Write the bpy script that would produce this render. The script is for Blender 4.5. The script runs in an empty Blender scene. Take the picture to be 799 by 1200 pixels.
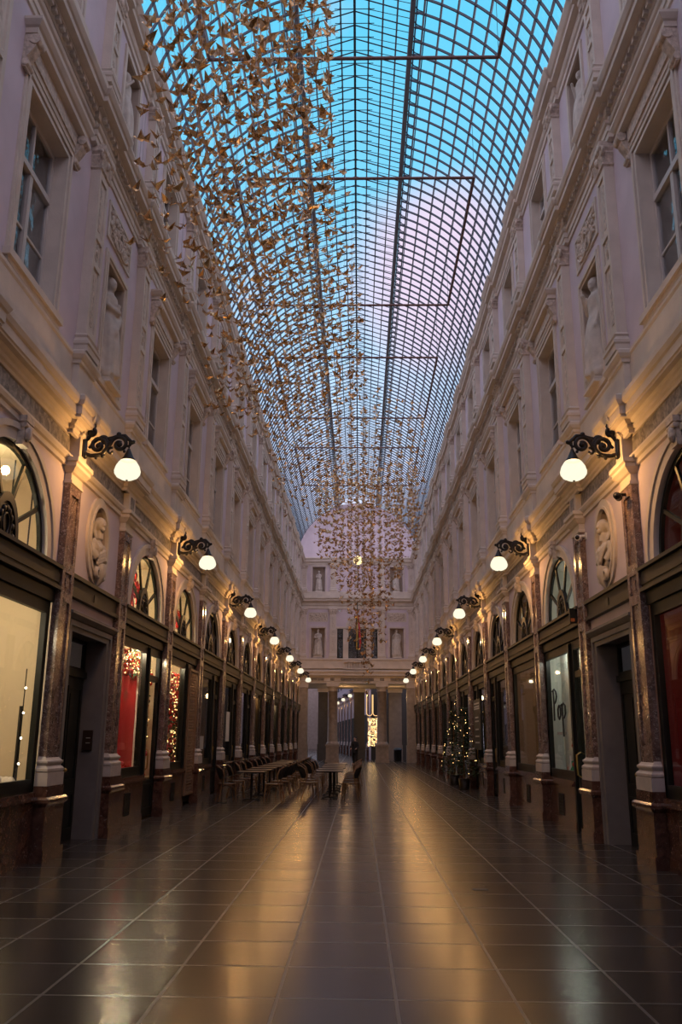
import bpy, math, random
from math import sin, cos, pi, radians, sqrt, atan2
from mathutils import Matrix, Vector
random.seed(7)
C = bpy.context.scene.collection
SC = bpy.context.scene

# ------------------------------------------------------------------ helpers
class MB:
    """collects geometry for ONE mesh object"""
    def __init__(s): s.v = []; s.f = []; s.m = []; s.s = []
    def face(s, pts, m=0, smooth=False):
        n = len(s.v); s.v += [tuple(p) for p in pts]; s.f.append(tuple(range(n, n + len(pts)))); s.m.append(m); s.s.append(smooth)
    def grid(s, rows, m=0, smooth=True, close=False):
        n = len(s.v); w = len(rows[0])
        for r in rows: s.v += [tuple(p) for p in r]
        for i in range(len(rows) - 1):
            for j in range(w if close else w - 1):
                k = (j + 1) % w
                s.f.append((n + i * w + j, n + i * w + k, n + (i + 1) * w + k, n + (i + 1) * w + j)); s.m.append(m); s.s.append(smooth)
    def box(s, x0, x1, y0, y1, z0, z1, m=0):
        n = len(s.v)
        s.v += [(x0, y0, z0), (x1, y0, z0), (x1, y1, z0), (x0, y1, z0), (x0, y0, z1), (x1, y0, z1), (x1, y1, z1), (x0, y1, z1)]
        for f in ((3, 2, 1, 0), (4, 5, 6, 7), (0, 1, 5, 4), (1, 2, 6, 5), (2, 3, 7, 6), (3, 0, 4, 7)):
            s.f.append(tuple(n + k for k in f)); s.m.append(m); s.s.append(False)
    def frame(s, x0, x1, z0, z1, t, y0, y1, m=0, bottom=True):
        s.box(x0, x0 + t, y0, y1, z0, z1, m); s.box(x1 - t, x1, y0, y1, z0, z1, m)
        s.box(x0 + t, x1 - t, y0, y1, z1 - t, z1, m)
        if bottom: s.box(x0 + t, x1 - t, y0, y1, z0, z0 + t, m)
    def lathe(s, prof, n=16, c=(0, 0, 0), m=0, sy=1.0):
        rows = [[(c[0] + r * cos(2 * pi * k / n), c[1] + sy * r * sin(2 * pi * k / n), c[2] + z) for k in range(n)] for r, z in prof]
        s.grid(rows, m, True, True)
        if prof[0][0] > 1e-4: s.face(rows[0][::-1], m)
        if prof[-1][0] > 1e-4: s.face(rows[-1], m)
    def ball(s, c, rx, ry=None, rz=None, n=12, k=8, m=0):
        ry = rx if ry is None else ry; rz = rx if rz is None else rz
        rows = []
        for i in range(k + 1):
            a = -pi / 2 + pi * i / k; rr = max(cos(a), 1e-3)
            rows.append([(c[0] + rx * rr * cos(2 * pi * j / n), c[1] + ry * rr * sin(2 * pi * j / n), c[2] + rz * sin(a)) for j in range(n)])
        s.grid(rows, m, True, True)
    def tube(s, pts, r, n=6, m=0, caps=True):
        pts = [Vector(p) for p in pts]; rs = r if isinstance(r, (list, tuple)) else [r] * len(pts)
        rows = []; ref = None
        for i, p in enumerate(pts):
            t = (pts[min(i + 1, len(pts) - 1)] - pts[max(i - 1, 0)])
            if t.length < 1e-9: t = Vector((0, 0, 1))
            t.normalize()
            if ref is None:
                ref = Vector((0, 0, 1)) if abs(t.z) < .9 else Vector((1, 0, 0))
            a = t.cross(ref)
            if a.length < 1e-5: a = t.cross(Vector((0, 1, 0)))
            a.normalize(); b = a.cross(t); ref = b
            rows.append([p + a * rs[i] * cos(2 * pi * k / n) + b * rs[i] * sin(2 * pi * k / n) for k in range(n)])
        s.grid(rows, m, True, True)
        if caps: s.face(rows[0][::-1], m); s.face(rows[-1], m)
    def sweep(s, prof, plan, m=0, closed_ends=True, xf=None):
        """profile [(out, z)] along plan [(u, v)]; out is measured to the LEFT-hand normal (toward +v when plan runs +u)"""
        P = [Vector(p) for p in plan]; rows = []
        for i, p in enumerate(P):
            d0 = (p - P[i - 1]).normalized() if i > 0 else (P[1] - p).normalized()
            d1 = (P[i + 1] - p).normalized() if i < len(P) - 1 else d0
            n0 = Vector((-d0.y, d0.x)); n1 = Vector((-d1.y, d1.x)); b = n0 + n1
            mit = b / max(b.dot(n0), .2) if b.length > 1e-6 else n0
            row = []
            for o, z in prof:
                q = p + mit * o; row.append((q.x, q.y, z))
            rows.append(row)
        if xf: rows = [[xf(*p) for p in r] for r in rows]
        s.grid(rows, m, False, False)
        if closed_ends: s.face(rows[0], m); s.face(rows[-1][::-1], m)
    def wrap(s, prof, w, d, m=0, cap=True, y0=0):
        """profile of (overhang, z) around the three free sides of a block of width w, depth d"""
        h = w / 2
        s.sweep(prof, [(-h, y0), (-h, d), (h, d), (h, y0)], m, False)
        if cap:
            o, z = prof[-1]; s.face([(-h - o, y0, z), (h + o, y0, z), (h + o, d + o, z), (-h - o, d + o, z)], m)
            o, z = prof[0]; s.face([(-h - o, y0, z), (-h - o, d + o, z), (h + o, d + o, z), (h + o, y0, z)], m)
    def build(s, name, mats, parent=None, xf=None):
        me = bpy.data.meshes.new(name)
        vs = [xf(*p) for p in s.v] if xf else s.v
        me.from_pydata(vs, [], s.f)
        for mt in (mats if isinstance(mats, (list, tuple)) else [mats]): me.materials.append(mt)
        me.polygons.foreach_set('material_index', s.m); me.polygons.foreach_set('use_smooth', s.s)
        me.update()
        o = bpy.data.objects.new(name, me); C.objects.link(o)
        if parent is not None: o.parent = parent
        return o

def tag(o, label=None, cat=None, group=None, kind=None):
    if label: o['label'] = label
    if cat: o['category'] = cat
    if group: o['group'] = group
    if kind: o['kind'] = kind
    return o
def thing(name, label, cat, loc=(0, 0, 0), rz=0, group=None):
    o = bpy.data.objects.new(name, None); C.objects.link(o); o.empty_display_size = .2
    o.location = loc; o.rotation_euler = (0, 0, rz); return tag(o, label, cat, group)
KIDS = {}
def kids(o):
    return [c for c in bpy.data.objects if c.parent == o]
def dup(root, loc, rz, label=None, group=None, scale=None):
    if root.name not in KIDS: KIDS[root.name] = [(c, kids(c)) for c in kids(root)]
    r = root.copy(); C.objects.link(r); r.location = loc; r.rotation_euler = (0, 0, rz)
    if scale: r.scale = (scale,) * 3
    if label: r['label'] = label
    if group: r['group'] = group
    for ch, gs in KIDS[root.name]:
        c = ch.copy(); C.objects.link(c); c.parent = r
        for g in gs:
            d = g.copy(); C.objects.link(d); d.parent = c
    return r
def struct(o): o['kind'] = 'structure'; return o
def voxel(o, size, smooth=True):
    """melt the collected pieces into one continuous surface"""
    md = o.modifiers.new('r', 'REMESH'); md.mode = 'VOXEL'; md.voxel_size = size; md.use_smooth_shade = smooth
    sm = o.modifiers.new('s', 'SMOOTH'); sm.factor = .5; sm.iterations = 2
    dg = bpy.context.evaluated_depsgraph_get(); dg.update()
    me = bpy.data.meshes.new_from_object(o.evaluated_get(dg)); mats = list(o.data.materials)
    o.modifiers.clear(); o.data = me
    if not me.materials:
        for mt in mats: me.materials.append(mt)
    return o

ORD = ['first', 'second', 'third', 'fourth', 'fifth', 'sixth', 'seventh', 'eighth', 'ninth', 'tenth', 'eleventh', 'twelfth', 'thirteenth', 'fourteenth', 'fifteenth', 'sixteenth']

# ------------------------------------------------------------------ materials
def mat(name, col, rough=.6, metal=0, spec=.5, var=0, vscale=3, bump=0, bscale=20, emit=None, estr=0):
    m = bpy.data.materials.new(name); m.use_nodes = True; nt = m.node_tree; b = nt.nodes['Principled BSDF']
    b.inputs['Base Color'].default_value = (*col, 1); b.inputs['Roughness'].default_value = rough
    b.inputs['Metallic'].default_value = metal; b.inputs['Specular IOR Level'].default_value = spec
    if var or bump:
        tc = nt.nodes.new('ShaderNodeTexCoord')
    if var:
        n = nt.nodes.new('ShaderNodeTexNoise'); n.inputs['Scale'].default_value = vscale; n.inputs['Detail'].default_value = 5
        nt.links.new(tc.outputs['Object'], n.inputs['Vector'])
        r = nt.nodes.new('ShaderNodeValToRGB'); r.color_ramp.elements[0].position = .3; r.color_ramp.elements[1].position = .7
        r.color_ramp.elements[0].color = (*[c * (1 - var) for c in col], 1); r.color_ramp.elements[1].color = (*[min(1, c * (1 + var)) for c in col], 1)
        nt.links.new(n.outputs['Fac'], r.inputs['Fac']); nt.links.new(r.outputs['Color'], b.inputs['Base Color'])
    if bump:
        n = nt.nodes.new('ShaderNodeTexNoise'); n.inputs['Scale'].default_value = bscale; n.inputs['Detail'].default_value = 6
        nt.links.new(tc.outputs['Object'], n.inputs['Vector'])
        bp = nt.nodes.new('ShaderNodeBump'); bp.inputs['Strength'].default_value = bump; bp.inputs['Distance'].default_value = .02
        nt.links.new(n.outputs['Fac'], bp.inputs['Height']); nt.links.new(bp.outputs['Normal'], b.inputs['Normal'])
    if emit:
        b.inputs['Emission Color'].default_value = (*emit, 1); b.inputs['Emission Strength'].default_value = estr
    return m
def marble(name, c0, c1, vein, rough=.2, scale=5, amount=.62):
    m = bpy.data.materials.new(name); m.use_nodes = True; nt = m.node_tree; b = nt.nodes['Principled BSDF']; L = nt.links
    b.inputs['Roughness'].default_value = rough
    tc = nt.nodes.new('ShaderNodeTexCoord')
    oi = nt.nodes.new('ShaderNodeObjectInfo'); ad = nt.nodes.new('ShaderNodeVectorMath'); ad.operation = 'ADD'
    sc = nt.nodes.new('ShaderNodeVectorMath'); sc.operation = 'SCALE'; sc.inputs['Scale'].default_value = 37
    L.new(oi.outputs['Location'], sc.inputs[0]); L.new(tc.outputs['Object'], ad.inputs[0]); L.new(sc.outputs[0], ad.inputs[1])
    n1 = nt.nodes.new('ShaderNodeTexNoise'); n1.inputs['Scale'].default_value = scale; n1.inputs['Detail'].default_value = 7; n1.inputs['Distortion'].default_value = .9
    n2 = nt.nodes.new('ShaderNodeTexNoise'); n2.inputs['Scale'].default_value = scale * 2.3; n2.inputs['Detail'].default_value = 8; n2.inputs['Distortion'].default_value = 2.2
    L.new(ad.outputs[0], n1.inputs['Vector']); L.new(ad.outputs[0], n2.inputs['Vector'])
    r1 = nt.nodes.new('ShaderNodeValToRGB'); r1.color_ramp.elements[0].position = .35; r1.color_ramp.elements[1].position = .65
    r1.color_ramp.elements[0].color = (*c0, 1); r1.color_ramp.elements[1].color = (*c1, 1)
    L.new(n1.outputs['Fac'], r1.inputs['Fac'])
    r2 = nt.nodes.new('ShaderNodeValToRGB'); r2.color_ramp.elements[0].position = amount; r2.color_ramp.elements[1].position = amount + .1
    r2.color_ramp.elements[0].color = (0, 0, 0, 1); r2.color_ramp.elements[1].color = (.8, .8, .8, 1)
    L.new(n2.outputs['Fac'], r2.inputs['Fac'])
    mx = nt.nodes.new('ShaderNodeMix'); mx.data_type = 'RGBA'; mx.inputs['B'].default_value = (*vein, 1)
    L.new(r2.outputs['Color'], mx.inputs['Factor']); L.new(r1.outputs['Color'], mx.inputs['A']); L.new(mx.outputs['Result'], b.inputs['Base Color'])
    return m
def glass(name, tint=(1, 1, 1), rough=.02, ior=1.45):
    m = bpy.data.materials.new(name); m.use_nodes = True; nt = m.node_tree; nt.nodes.clear(); L = nt.links
    o = nt.nodes.new('ShaderNodeOutputMaterial'); t = nt.nodes.new('ShaderNodeBsdfTransparent'); g = nt.nodes.new('ShaderNodeBsdfGlossy')
    f = nt.nodes.new('ShaderNodeFresnel'); ge = nt.nodes.new('ShaderNodeNewGeometry')   # a single sheet: same reflection from both faces
    ex = nt.nodes.new('ShaderNodeMath'); ex.operation = 'MULTIPLY_ADD'; ex.inputs[1].default_value = -2; ex.inputs[2].default_value = 1; L.new(ge.outputs['Backfacing'], ex.inputs[0])
    pw = nt.nodes.new('ShaderNodeMath'); pw.operation = 'POWER'; pw.inputs[0].default_value = ior; L.new(ex.outputs[0], pw.inputs[1]); L.new(pw.outputs[0], f.inputs['IOR']); mx = nt.nodes.new('ShaderNodeMixShader')
    t.inputs['Color'].default_value = (*tint, 1); g.inputs['Roughness'].default_value = rough
    L.new(f.outputs[0], mx.inputs[0]); L.new(t.outputs[0], mx.inputs[1]); L.new(g.outputs[0], mx.inputs[2]); L.new(mx.outputs[0], o.inputs[0])
    return m
def emitter(name, col, s):
    m = bpy.data.materials.new(name); m.use_nodes = True; nt = m.node_tree; nt.nodes.clear()
    o = nt.nodes.new('ShaderNodeOutputMaterial'); e = nt.nodes.new('ShaderNodeEmission'); e.inputs[0].default_value = (*col, 1); e.inputs[1].default_value = s
    nt.links.new(e.outputs[0], o.inputs[0]); return m
def milk(name, col, s, thru):
    """opal lamp glass: glows and lets part of the bulb's light through"""
    m = bpy.data.materials.new(name); m.use_nodes = True; nt = m.node_tree; nt.nodes.clear(); L = nt.links
    o = nt.nodes.new('ShaderNodeOutputMaterial'); e = nt.nodes.new('ShaderNodeEmission'); e.inputs[0].default_value = (*col, 1); e.inputs[1].default_value = s
    t = nt.nodes.new('ShaderNodeBsdfTransparent'); mx = nt.nodes.new('ShaderNodeMixShader'); mx.inputs[0].default_value = thru
    L.new(e.outputs[0], mx.inputs[1]); L.new(t.outputs[0], mx.inputs[2]); L.new(mx.outputs[0], o.inputs[0]); return m

STONE = mat('cream stone', (.60, .52, .44), .8, var=.10, vscale=2.2, bump=.15, bscale=30)
PINK = mat('pink stucco', (.58, .49, .53), .85, var=.07, vscale=1.5, bump=.1, bscale=40)
ORN = mat('carved stone', (.55, .46, .38), .8, var=.28, vscale=14, bump=.9, bscale=16)
STATUE = mat('statue stone', (.52, .46, .40), .75, var=.15, vscale=6, bump=.2, bscale=18)
NICHE = mat('niche plaster', (.42, .34, .28), .85, var=.1)
BASEST = mat('pale base stone', (.46, .40, .36), .5, var=.1, vscale=8)
MARB = marble('brown veined marble', (.10, .063, .05), (.245, .155, .12), (.52, .44, .38), .18, 9, .56)
MARBR = marble('dark red marble', (.05, .021, .015), (.13, .062, .042), (.42, .34, .29), .16, 7, .62)
FRZ = marble('grey relief marble', (.075, .065, .058), (.30, .26, .22), (.04, .035, .035), .45, 9, .6)
WOOD = mat('black green painted wood', (.011, .012, .010), .45, spec=.25, var=.2)
BRONZE = mat('brown painted band', (.019, .015, .012), .5, spec=.3, var=.15)
IRON = mat('black wrought iron', (.012, .011, .011), .45, metal=.3)
WHITEF = mat('pale window paint', (.52, .47, .43), .5)
STEEL = mat('blue grey painted steel', (.022, .042, .065), .55)
PURL = mat('grey purlin paint', (.16, .17, .19), .6)
RAILM = mat('rust red frame paint', (.10, .045, .035), .6)
GOLD = mat('gold foil', (.80, .50, .23), .26, metal=.75, spec=.5)
def foil_variation(m):
    nt = m.node_tree; b = nt.nodes['Principled BSDF']; g = nt.nodes.new('ShaderNodeNewGeometry'); o = nt.nodes.new('ShaderNodeObjectInfo')
    ad = nt.nodes.new('ShaderNodeMath'); ad.operation = 'ADD'; fr = nt.nodes.new('ShaderNodeMath'); fr.operation = 'FRACT'
    nt.links.new(g.outputs['Random Per Island'], ad.inputs[0]); nt.links.new(o.outputs['Random'], ad.inputs[1]); nt.links.new(ad.outputs[0], fr.inputs[0])
    r = nt.nodes.new('ShaderNodeValToRGB'); e = r.color_ramp.elements; e[0].color = (.50, .27, .10, 1); e[1].color = (.95, .86, .74, 1); q = e.new(.5); q.color = (.85, .55, .25, 1); q = e.new(.85); q.color = (.86, .62, .34, 1)
    nt.links.new(fr.outputs[0], r.inputs['Fac']); nt.links.new(r.outputs['Color'], b.inputs['Base Color'])
foil_variation(GOLD)
GLASSR = glass('roof glass', (.93, .97, 1.0), .03, 1.2)
GLASS = glass('shop glass', (.95, .96, .95), .015, 1.4)
GLASSU = glass('upper window glass', (.75, .78, .8), .01, 2.2)
def ripple(m):
    nt = m.node_tree; n = nt.nodes.new('ShaderNodeTexNoise'); n.inputs['Scale'].default_value = 2.5; tc = nt.nodes.new('ShaderNodeTexCoord'); nt.links.new(tc.outputs['Object'], n.inputs['Vector'])
    b = nt.nodes.new('ShaderNodeBump'); b.inputs['Strength'].default_value = .6; b.inputs['Distance'].default_value = .05; nt.links.new(n.outputs['Fac'], b.inputs['Height'])
    for q in nt.nodes:
        if q.type == 'BSDF_GLOSSY': nt.links.new(b.outputs[0], q.inputs['Normal'])
ripple(GLASSU)
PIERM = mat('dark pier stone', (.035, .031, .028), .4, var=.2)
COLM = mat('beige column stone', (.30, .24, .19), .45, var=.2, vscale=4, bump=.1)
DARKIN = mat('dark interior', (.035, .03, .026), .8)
CREAM = mat('cream shop interior', (.70, .58, .41), .8)
AMBER = mat('amber shop interior', (.30, .20, .11), .8)
PALEIN = mat('white shop interior', (.68, .70, .63), .8)
REDIN = mat('red shop interior', (.30, .025, .02), .6)
REDP = mat('red display panel', (.85, .03, .04), .5)
REDB = mat('red ornament', (.55, .02, .015), .25)
GREEN = mat('fir green', (.025, .06, .02), .7)
WHITEP = mat('white card', (.75, .72, .66), .6)
BULB = emitter('fairy light bulb', (1, .60, .22), 6)
SPOTM = emitter('spot lamp lens', (1, .85, .6), 12)
GLOBE = milk('opal lamp globe', (1.0, .93, .68), 1.25, .3)
CANE = mat('bent rattan cane', (.17, .085, .035), .4, var=.2, vscale=10)
WEAVE = mat('black woven seat', (.012, .011, .011), .6)
TABLE = mat('table top', (.22, .15, .10), .28, var=.15)
INK = mat('black lettering', (.02, .02, .02), .6)
SIGNB = mat('black sign board', (.012, .013, .014), .5)
SIGNW = mat('sign lettering', (.6, .6, .58), .6)
CAMW = mat('white camera plastic', (.7, .68, .64), .4)
GREYST = mat('grey door stone', (.16, .14, .13), .6, var=.15)
LATT = mat('brown grille metal', (.20, .11, .06), .45)
SKIN = mat('skin', (.5, .32, .24), .6)
COAT = mat('dark cloth', (.012, .012, .014), .8)
FLAGR = mat('red flag cloth', (.5, .03, .03), .8); FLAGK = mat('black flag cloth', (.015, .015, .015), .8); FLAGY = mat('yellow flag cloth', (.6, .4, .05), .8)

def floor_mat():
    m = bpy.data.materials.new('polished stone paving'); m.use_nodes = True; nt = m.node_tree; b = nt.nodes['Principled BSDF']; L = nt.links
    tc = nt.nodes.new('ShaderNodeTexCoord'); mp = nt.nodes.new('ShaderNodeMapping'); mp.inputs['Location'].default_value = (.36, -.563, 0)
    L.new(tc.outputs['Object'], mp.inputs['Vector'])
    br = nt.nodes.new('ShaderNodeTexBrick'); br.offset = 0; br.inputs['Scale'].default_value = 1; br.inputs['Brick Width'].default_value = .757; br.inputs['Row Height'].default_value = .793
    br.inputs['Mortar Size'].default_value = .013; br.inputs['Mortar Smooth'].default_value = .3; br.inputs['Bias'].default_value = 0
    br.inputs['Color1'].default_value = (.033, .027, .023, 1); br.inputs['Color2'].default_value = (.050, .041, .036, 1); br.inputs['Mortar'].default_value = (.115, .10, .09, 1)
    L.new(mp.outputs[0], br.inputs['Vector'])
    n = nt.nodes.new('ShaderNodeTexNoise'); n.inputs['Scale'].default_value = 1.3; n.inputs['Detail'].default_value = 8; L.new(tc.outputs['Object'], n.inputs['Vector'])
    mx = nt.nodes.new('ShaderNodeMix'); mx.data_type = 'RGBA'; mx.blend_type = 'MULTIPLY'; mx.inputs['Factor'].default_value = .8
    rp = nt.nodes.new('ShaderNodeValToRGB'); rp.color_ramp.elements[0].position = .15; rp.color_ramp.elements[0].color = (.78, .77, .76, 1); rp.color_ramp.elements[1].position = .85; rp.color_ramp.elements[1].color = (1.12, 1.1, 1.08, 1)
    L.new(n.outputs['Fac'], rp.inputs['Fac']); L.new(br.outputs['Color'], mx.inputs['A']); L.new(rp.outputs['Color'], mx.inputs['B']); L.new(mx.outputs['Result'], b.inputs['Base Color'])
    n2 = nt.nodes.new('ShaderNodeTexNoise'); n2.inputs['Scale'].default_value = 1.7; n2.inputs['Detail'].default_value = 6; L.new(tc.outputs['Object'], n2.inputs['Vector'])
    mr = nt.nodes.new('ShaderNodeMapRange'); mr.inputs['From Min'].default_value = .1; mr.inputs['From Max'].default_value = .9; mr.inputs['To Min'].default_value = .14; mr.inputs['To Max'].default_value = .19
    L.new(n2.outputs['Fac'], mr.inputs['Value'])
    bw = nt.nodes.new('ShaderNodeRGBToBW'); L.new(br.outputs['Color'], bw.inputs[0]); ra = nt.nodes.new('ShaderNodeMath'); ra.operation = 'MULTIPLY_ADD'; ra.inputs[1].default_value = 1.6; L.new(bw.outputs[0], ra.inputs[0]); L.new(mr.outputs[0], ra.inputs[2]); L.new(ra.outputs[0], b.inputs['Roughness']); b.inputs['Specular IOR Level'].default_value = .27
    n3 = nt.nodes.new('ShaderNodeTexNoise'); n3.inputs['Scale'].default_value = 60; n3.inputs['Detail'].default_value = 2; L.new(tc.outputs['Object'], n3.inputs['Vector'])
    md = nt.nodes.new('ShaderNodeMath'); md.operation = 'MULTIPLY_ADD'; md.inputs[1].default_value = -.6; L.new(br.outputs['Fac'], md.inputs[0]); L.new(n3.outputs['Fac'], md.inputs[2])
    bp = nt.nodes.new('ShaderNodeBump'); bp.inputs['Strength'].default_value = .12; bp.inputs['Distance'].default_value = .003; L.new(md.outputs[0], bp.inputs['Height']); L.new(bp.outputs[0], b.inputs['Normal'])
    return m
FLOOR = floor_mat()

# ------------------------------------------------------------------ layout of the gallery
W = 4.18
YA = 12.357; NB = 3.0385; AB = 4.0573
YB = YA + NB; YC = YB + AB; YZ = YA - AB; YY = YZ - AB
YEND = YC + 11 * AB - .1                      # end wall plane
PIL = [YY, YZ, YA, YB, YC] + [YC + AB * k for k in range(1, 11)]   # pilaster centres
BAYS = [(PIL[i], PIL[i + 1]) for i in range(len(PIL) - 1)] + [(PIL[-1], PIL[-1] + AB)]
NICHE_BAY = 2
Y0 = YY - .4
def XL(u, v, z): return (-W + v, u, z)
def XR(u, v, z): return (W - v, u, z)
SIDES = (('left', XL, -pi / 2), ('right', XR, pi / 2))
def place(side, u, v=0, z=0):
    return XL(u, v, z) if side == 'left' else XR(u, v, z)

# ------------------------------------------------------------------ setting: floor
fb = MB(); fb.face([(-30, -8, 0), (30, -8, 0), (30, 190, 0), (-30, 190, 0)])
struct(fb.build('floor', FLOOR))

# ------------------------------------------------------------------ walls (with the openings cut out)
def arc_pts(c, rx, rz, z0, n=24):
    return [(c + rx * cos(pi - pi * k / n), z0 + rz * sin(pi * k / n)) for k in range(n + 1)]
ARX, ARZ, AZ0 = 1.30, 1.25, 3.96
def rect_hole(mb, u0, u1, z0, z1, a0, a1, b0, b1, v, m):
    """wall rectangle with a rectangular hole a0..a1 x b0..b1"""
    for (p, q, r, t) in ((u0, a0, z0, z1), (a1, u1, z0, z1), (a0, a1, z0, b0), (a0, a1, b1, z1)):
        if q - p > 1e-4 and t - r > 1e-4: mb.face([(p, v, r), (q, v, r), (q, v, t), (p, v, t)], m)
def reveal(mb, a0, a1, b0, b1, v0, v1, m, back=None):
    mb.face([(a0, v0, b0), (a0, v1, b0), (a0, v1, b1), (a0, v0, b1)], m); mb.face([(a1, v0, b0), (a1, v0, b1), (a1, v1, b1), (a1, v1, b0)], m)
    mb.face([(a0, v0, b1), (a0, v1, b1), (a1, v1, b1), (a1, v0, b1)], m); mb.face([(a0, v0, b0), (a1, v0, b0), (a1, v1, b0), (a0, v1, b0)], m)
    if back is not None: mb.face([(a0, v1, b0), (a1, v1, b0), (a1, v1, b1), (a0, v1, b1)], back)
Z2, Z2T = 7.2, 10.95
Z3, Z3T = 12.0, 14.0
UV = -.04                                       # upper wall plane
WIN2 = (.74, 7.42, 9.96)                        # half width, sill, head
WIN3 = (.64, 12.35, 13.95)
for side, XF, RZ in SIDES:
    mb = MB()
    for i, (a, b) in enumerate(BAYS):
        c = (a + b) / 2
        if i == NICHE_BAY:
            # oval recess for the bust
            n = 32; ov = [(c + .45 * cos(2 * pi * k / n), 4.72 + .58 * sin(2 * pi * k / n)) for k in range(n)]
            def edge(k):
                t = 2 * pi * k / n; dx, dz = cos(t), sin(t); hx = (b - a) / 2
                s = min(hx / abs(dx) if abs(dx) > 1e-6 else 1e9, (.80 if dz > 0 else .77) / abs(dz) if abs(dz) > 1e-6 else 1e9)
                return (c + dx * s, 4.72 + dz * s)
            for k in range(n):
                p, q = ov[k], ov[(k + 1) % n]; P, Q = edge(k), edge(k + 1)
                mb.face([(p[0], 0, p[1]), (q[0], 0, q[1]), (Q[0], 0, Q[1]), (P[0], 0, P[1])], 0)
                mb.face([(p[0], 0, p[1]), (p[0], -.22, p[1]), (q[0], -.22, q[1]), (q[0], 0, q[1])], 2, True)
            for sx, sz in ((-1, 1), (1, 1), (-1, -1), (1, -1)):   # corners missed by the radial quads
                X_, Z_ = c + sx * (b - a) / 2, 4.72 + (.80 if sz > 0 else -.77)
                ks = [edge(k) for k in range(n)]
                near = sorted(ks, key=lambda p: (p[0] - X_) ** 2 + (p[1] - Z_) ** 2)[:6]
                e1 = min((p for p in near if abs(p[0] - X_) < 1e-4), key=lambda p: abs(p[1] - Z_)); e2 = min((p for p in near if abs(p[1] - Z_) < 1e-4), key=lambda p: abs(p[0] - X_))
                mb.face([(e1[0], 0, e1[1]), (X_, 0, Z_), (e2[0], 0, e2[1])], 0)
            mb.face([(p[0], -.22, p[1]) for p in ov], 2)
            rect_hole(mb, a, b, 0, 3.95, c - .92, c + .92, 0, 3.18, 0, 0)
            reveal(mb, c - .92, c + .92, -.02, 3.18, 0, -.34, 3)
        else:
            ap = arc_pts(c, ARX, ARZ, AZ0)
            mb.face([(a, 0, AZ0), (ap[0][0], 0, AZ0), (ap[0][0], 0, 5.52), (a, 0, 5.52)], 0)
            mb.face([(ap[-1][0], 0, AZ0), (b, 0, AZ0), (b, 0, 5.52), (ap[-1][0], 0, 5.52)], 0)
            for k in range(24):
                p, q = ap[k], ap[k + 1]
                mb.face([(p[0], 0, p[1]), (q[0], 0, q[1]), (q[0], 0, 5.52), (p[0], 0, 5.52)], 0)
                mb.face([(p[0], 0, p[1]), (p[0], -.1, p[1]), (q[0], -.1, q[1]), (q[0], 0, q[1])], 1, True)
            for s_ in (a, b):                       # piers behind the pilasters
                mb.box(s_ - .11, s_ + .11, -.3, -.001, 0, 5.5, 1)
        mb.face([(a, 0, 5.52), (b, 0, 5.52), (b, 0, 7.2), (a, 0, 7.2)], 1)
        if i == NICHE_BAY:
            rect_hole(mb, a, b, Z2, Z2T + .3, c - .53, c + .53, 7.42, 9.6, UV, 0); reveal(mb, c - .53, c + .53, 7.42, 9.6, UV, UV - .42, 2, 2)
            rect_hole(mb, a, b, 11.5, 14.8, c - .48, c + .48, 12.3, 14.0, UV, 0); reveal(mb, c - .48, c + .48, 12.3, 14.0, UV, UV - .4, 2, 2)
        else:
            h, s_, t_ = WIN2; rect_hole(mb, a, b, Z2, Z2T + .3, c - h, c + h, s_, t_, UV, 0); reveal(mb, c - h, c + h, s_, t_, UV, UV - .5, 1)
            h, s_, t_ = WIN3; rect_hole(mb, a, b, 11.5, 14.8, c - h, c + h, s_, t_, UV, 0); reveal(mb, c - h, c + h, s_, t_, UV, UV - .45, 1)
        mb.face([(a, UV, Z2T + .3), (b, UV, Z2T + .3), (b, UV, 11.5), (a, UV, 11.5)], 1)
    u1 = BAYS[-1][1]
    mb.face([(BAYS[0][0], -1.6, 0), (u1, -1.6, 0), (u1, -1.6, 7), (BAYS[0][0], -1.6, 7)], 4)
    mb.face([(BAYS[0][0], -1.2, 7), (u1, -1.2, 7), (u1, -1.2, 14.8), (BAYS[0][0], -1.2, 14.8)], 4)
    struct(mb.build('wall_' + side, [PINK, STONE, NICHE, GREYST, DARKIN], xf=XF))

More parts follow.
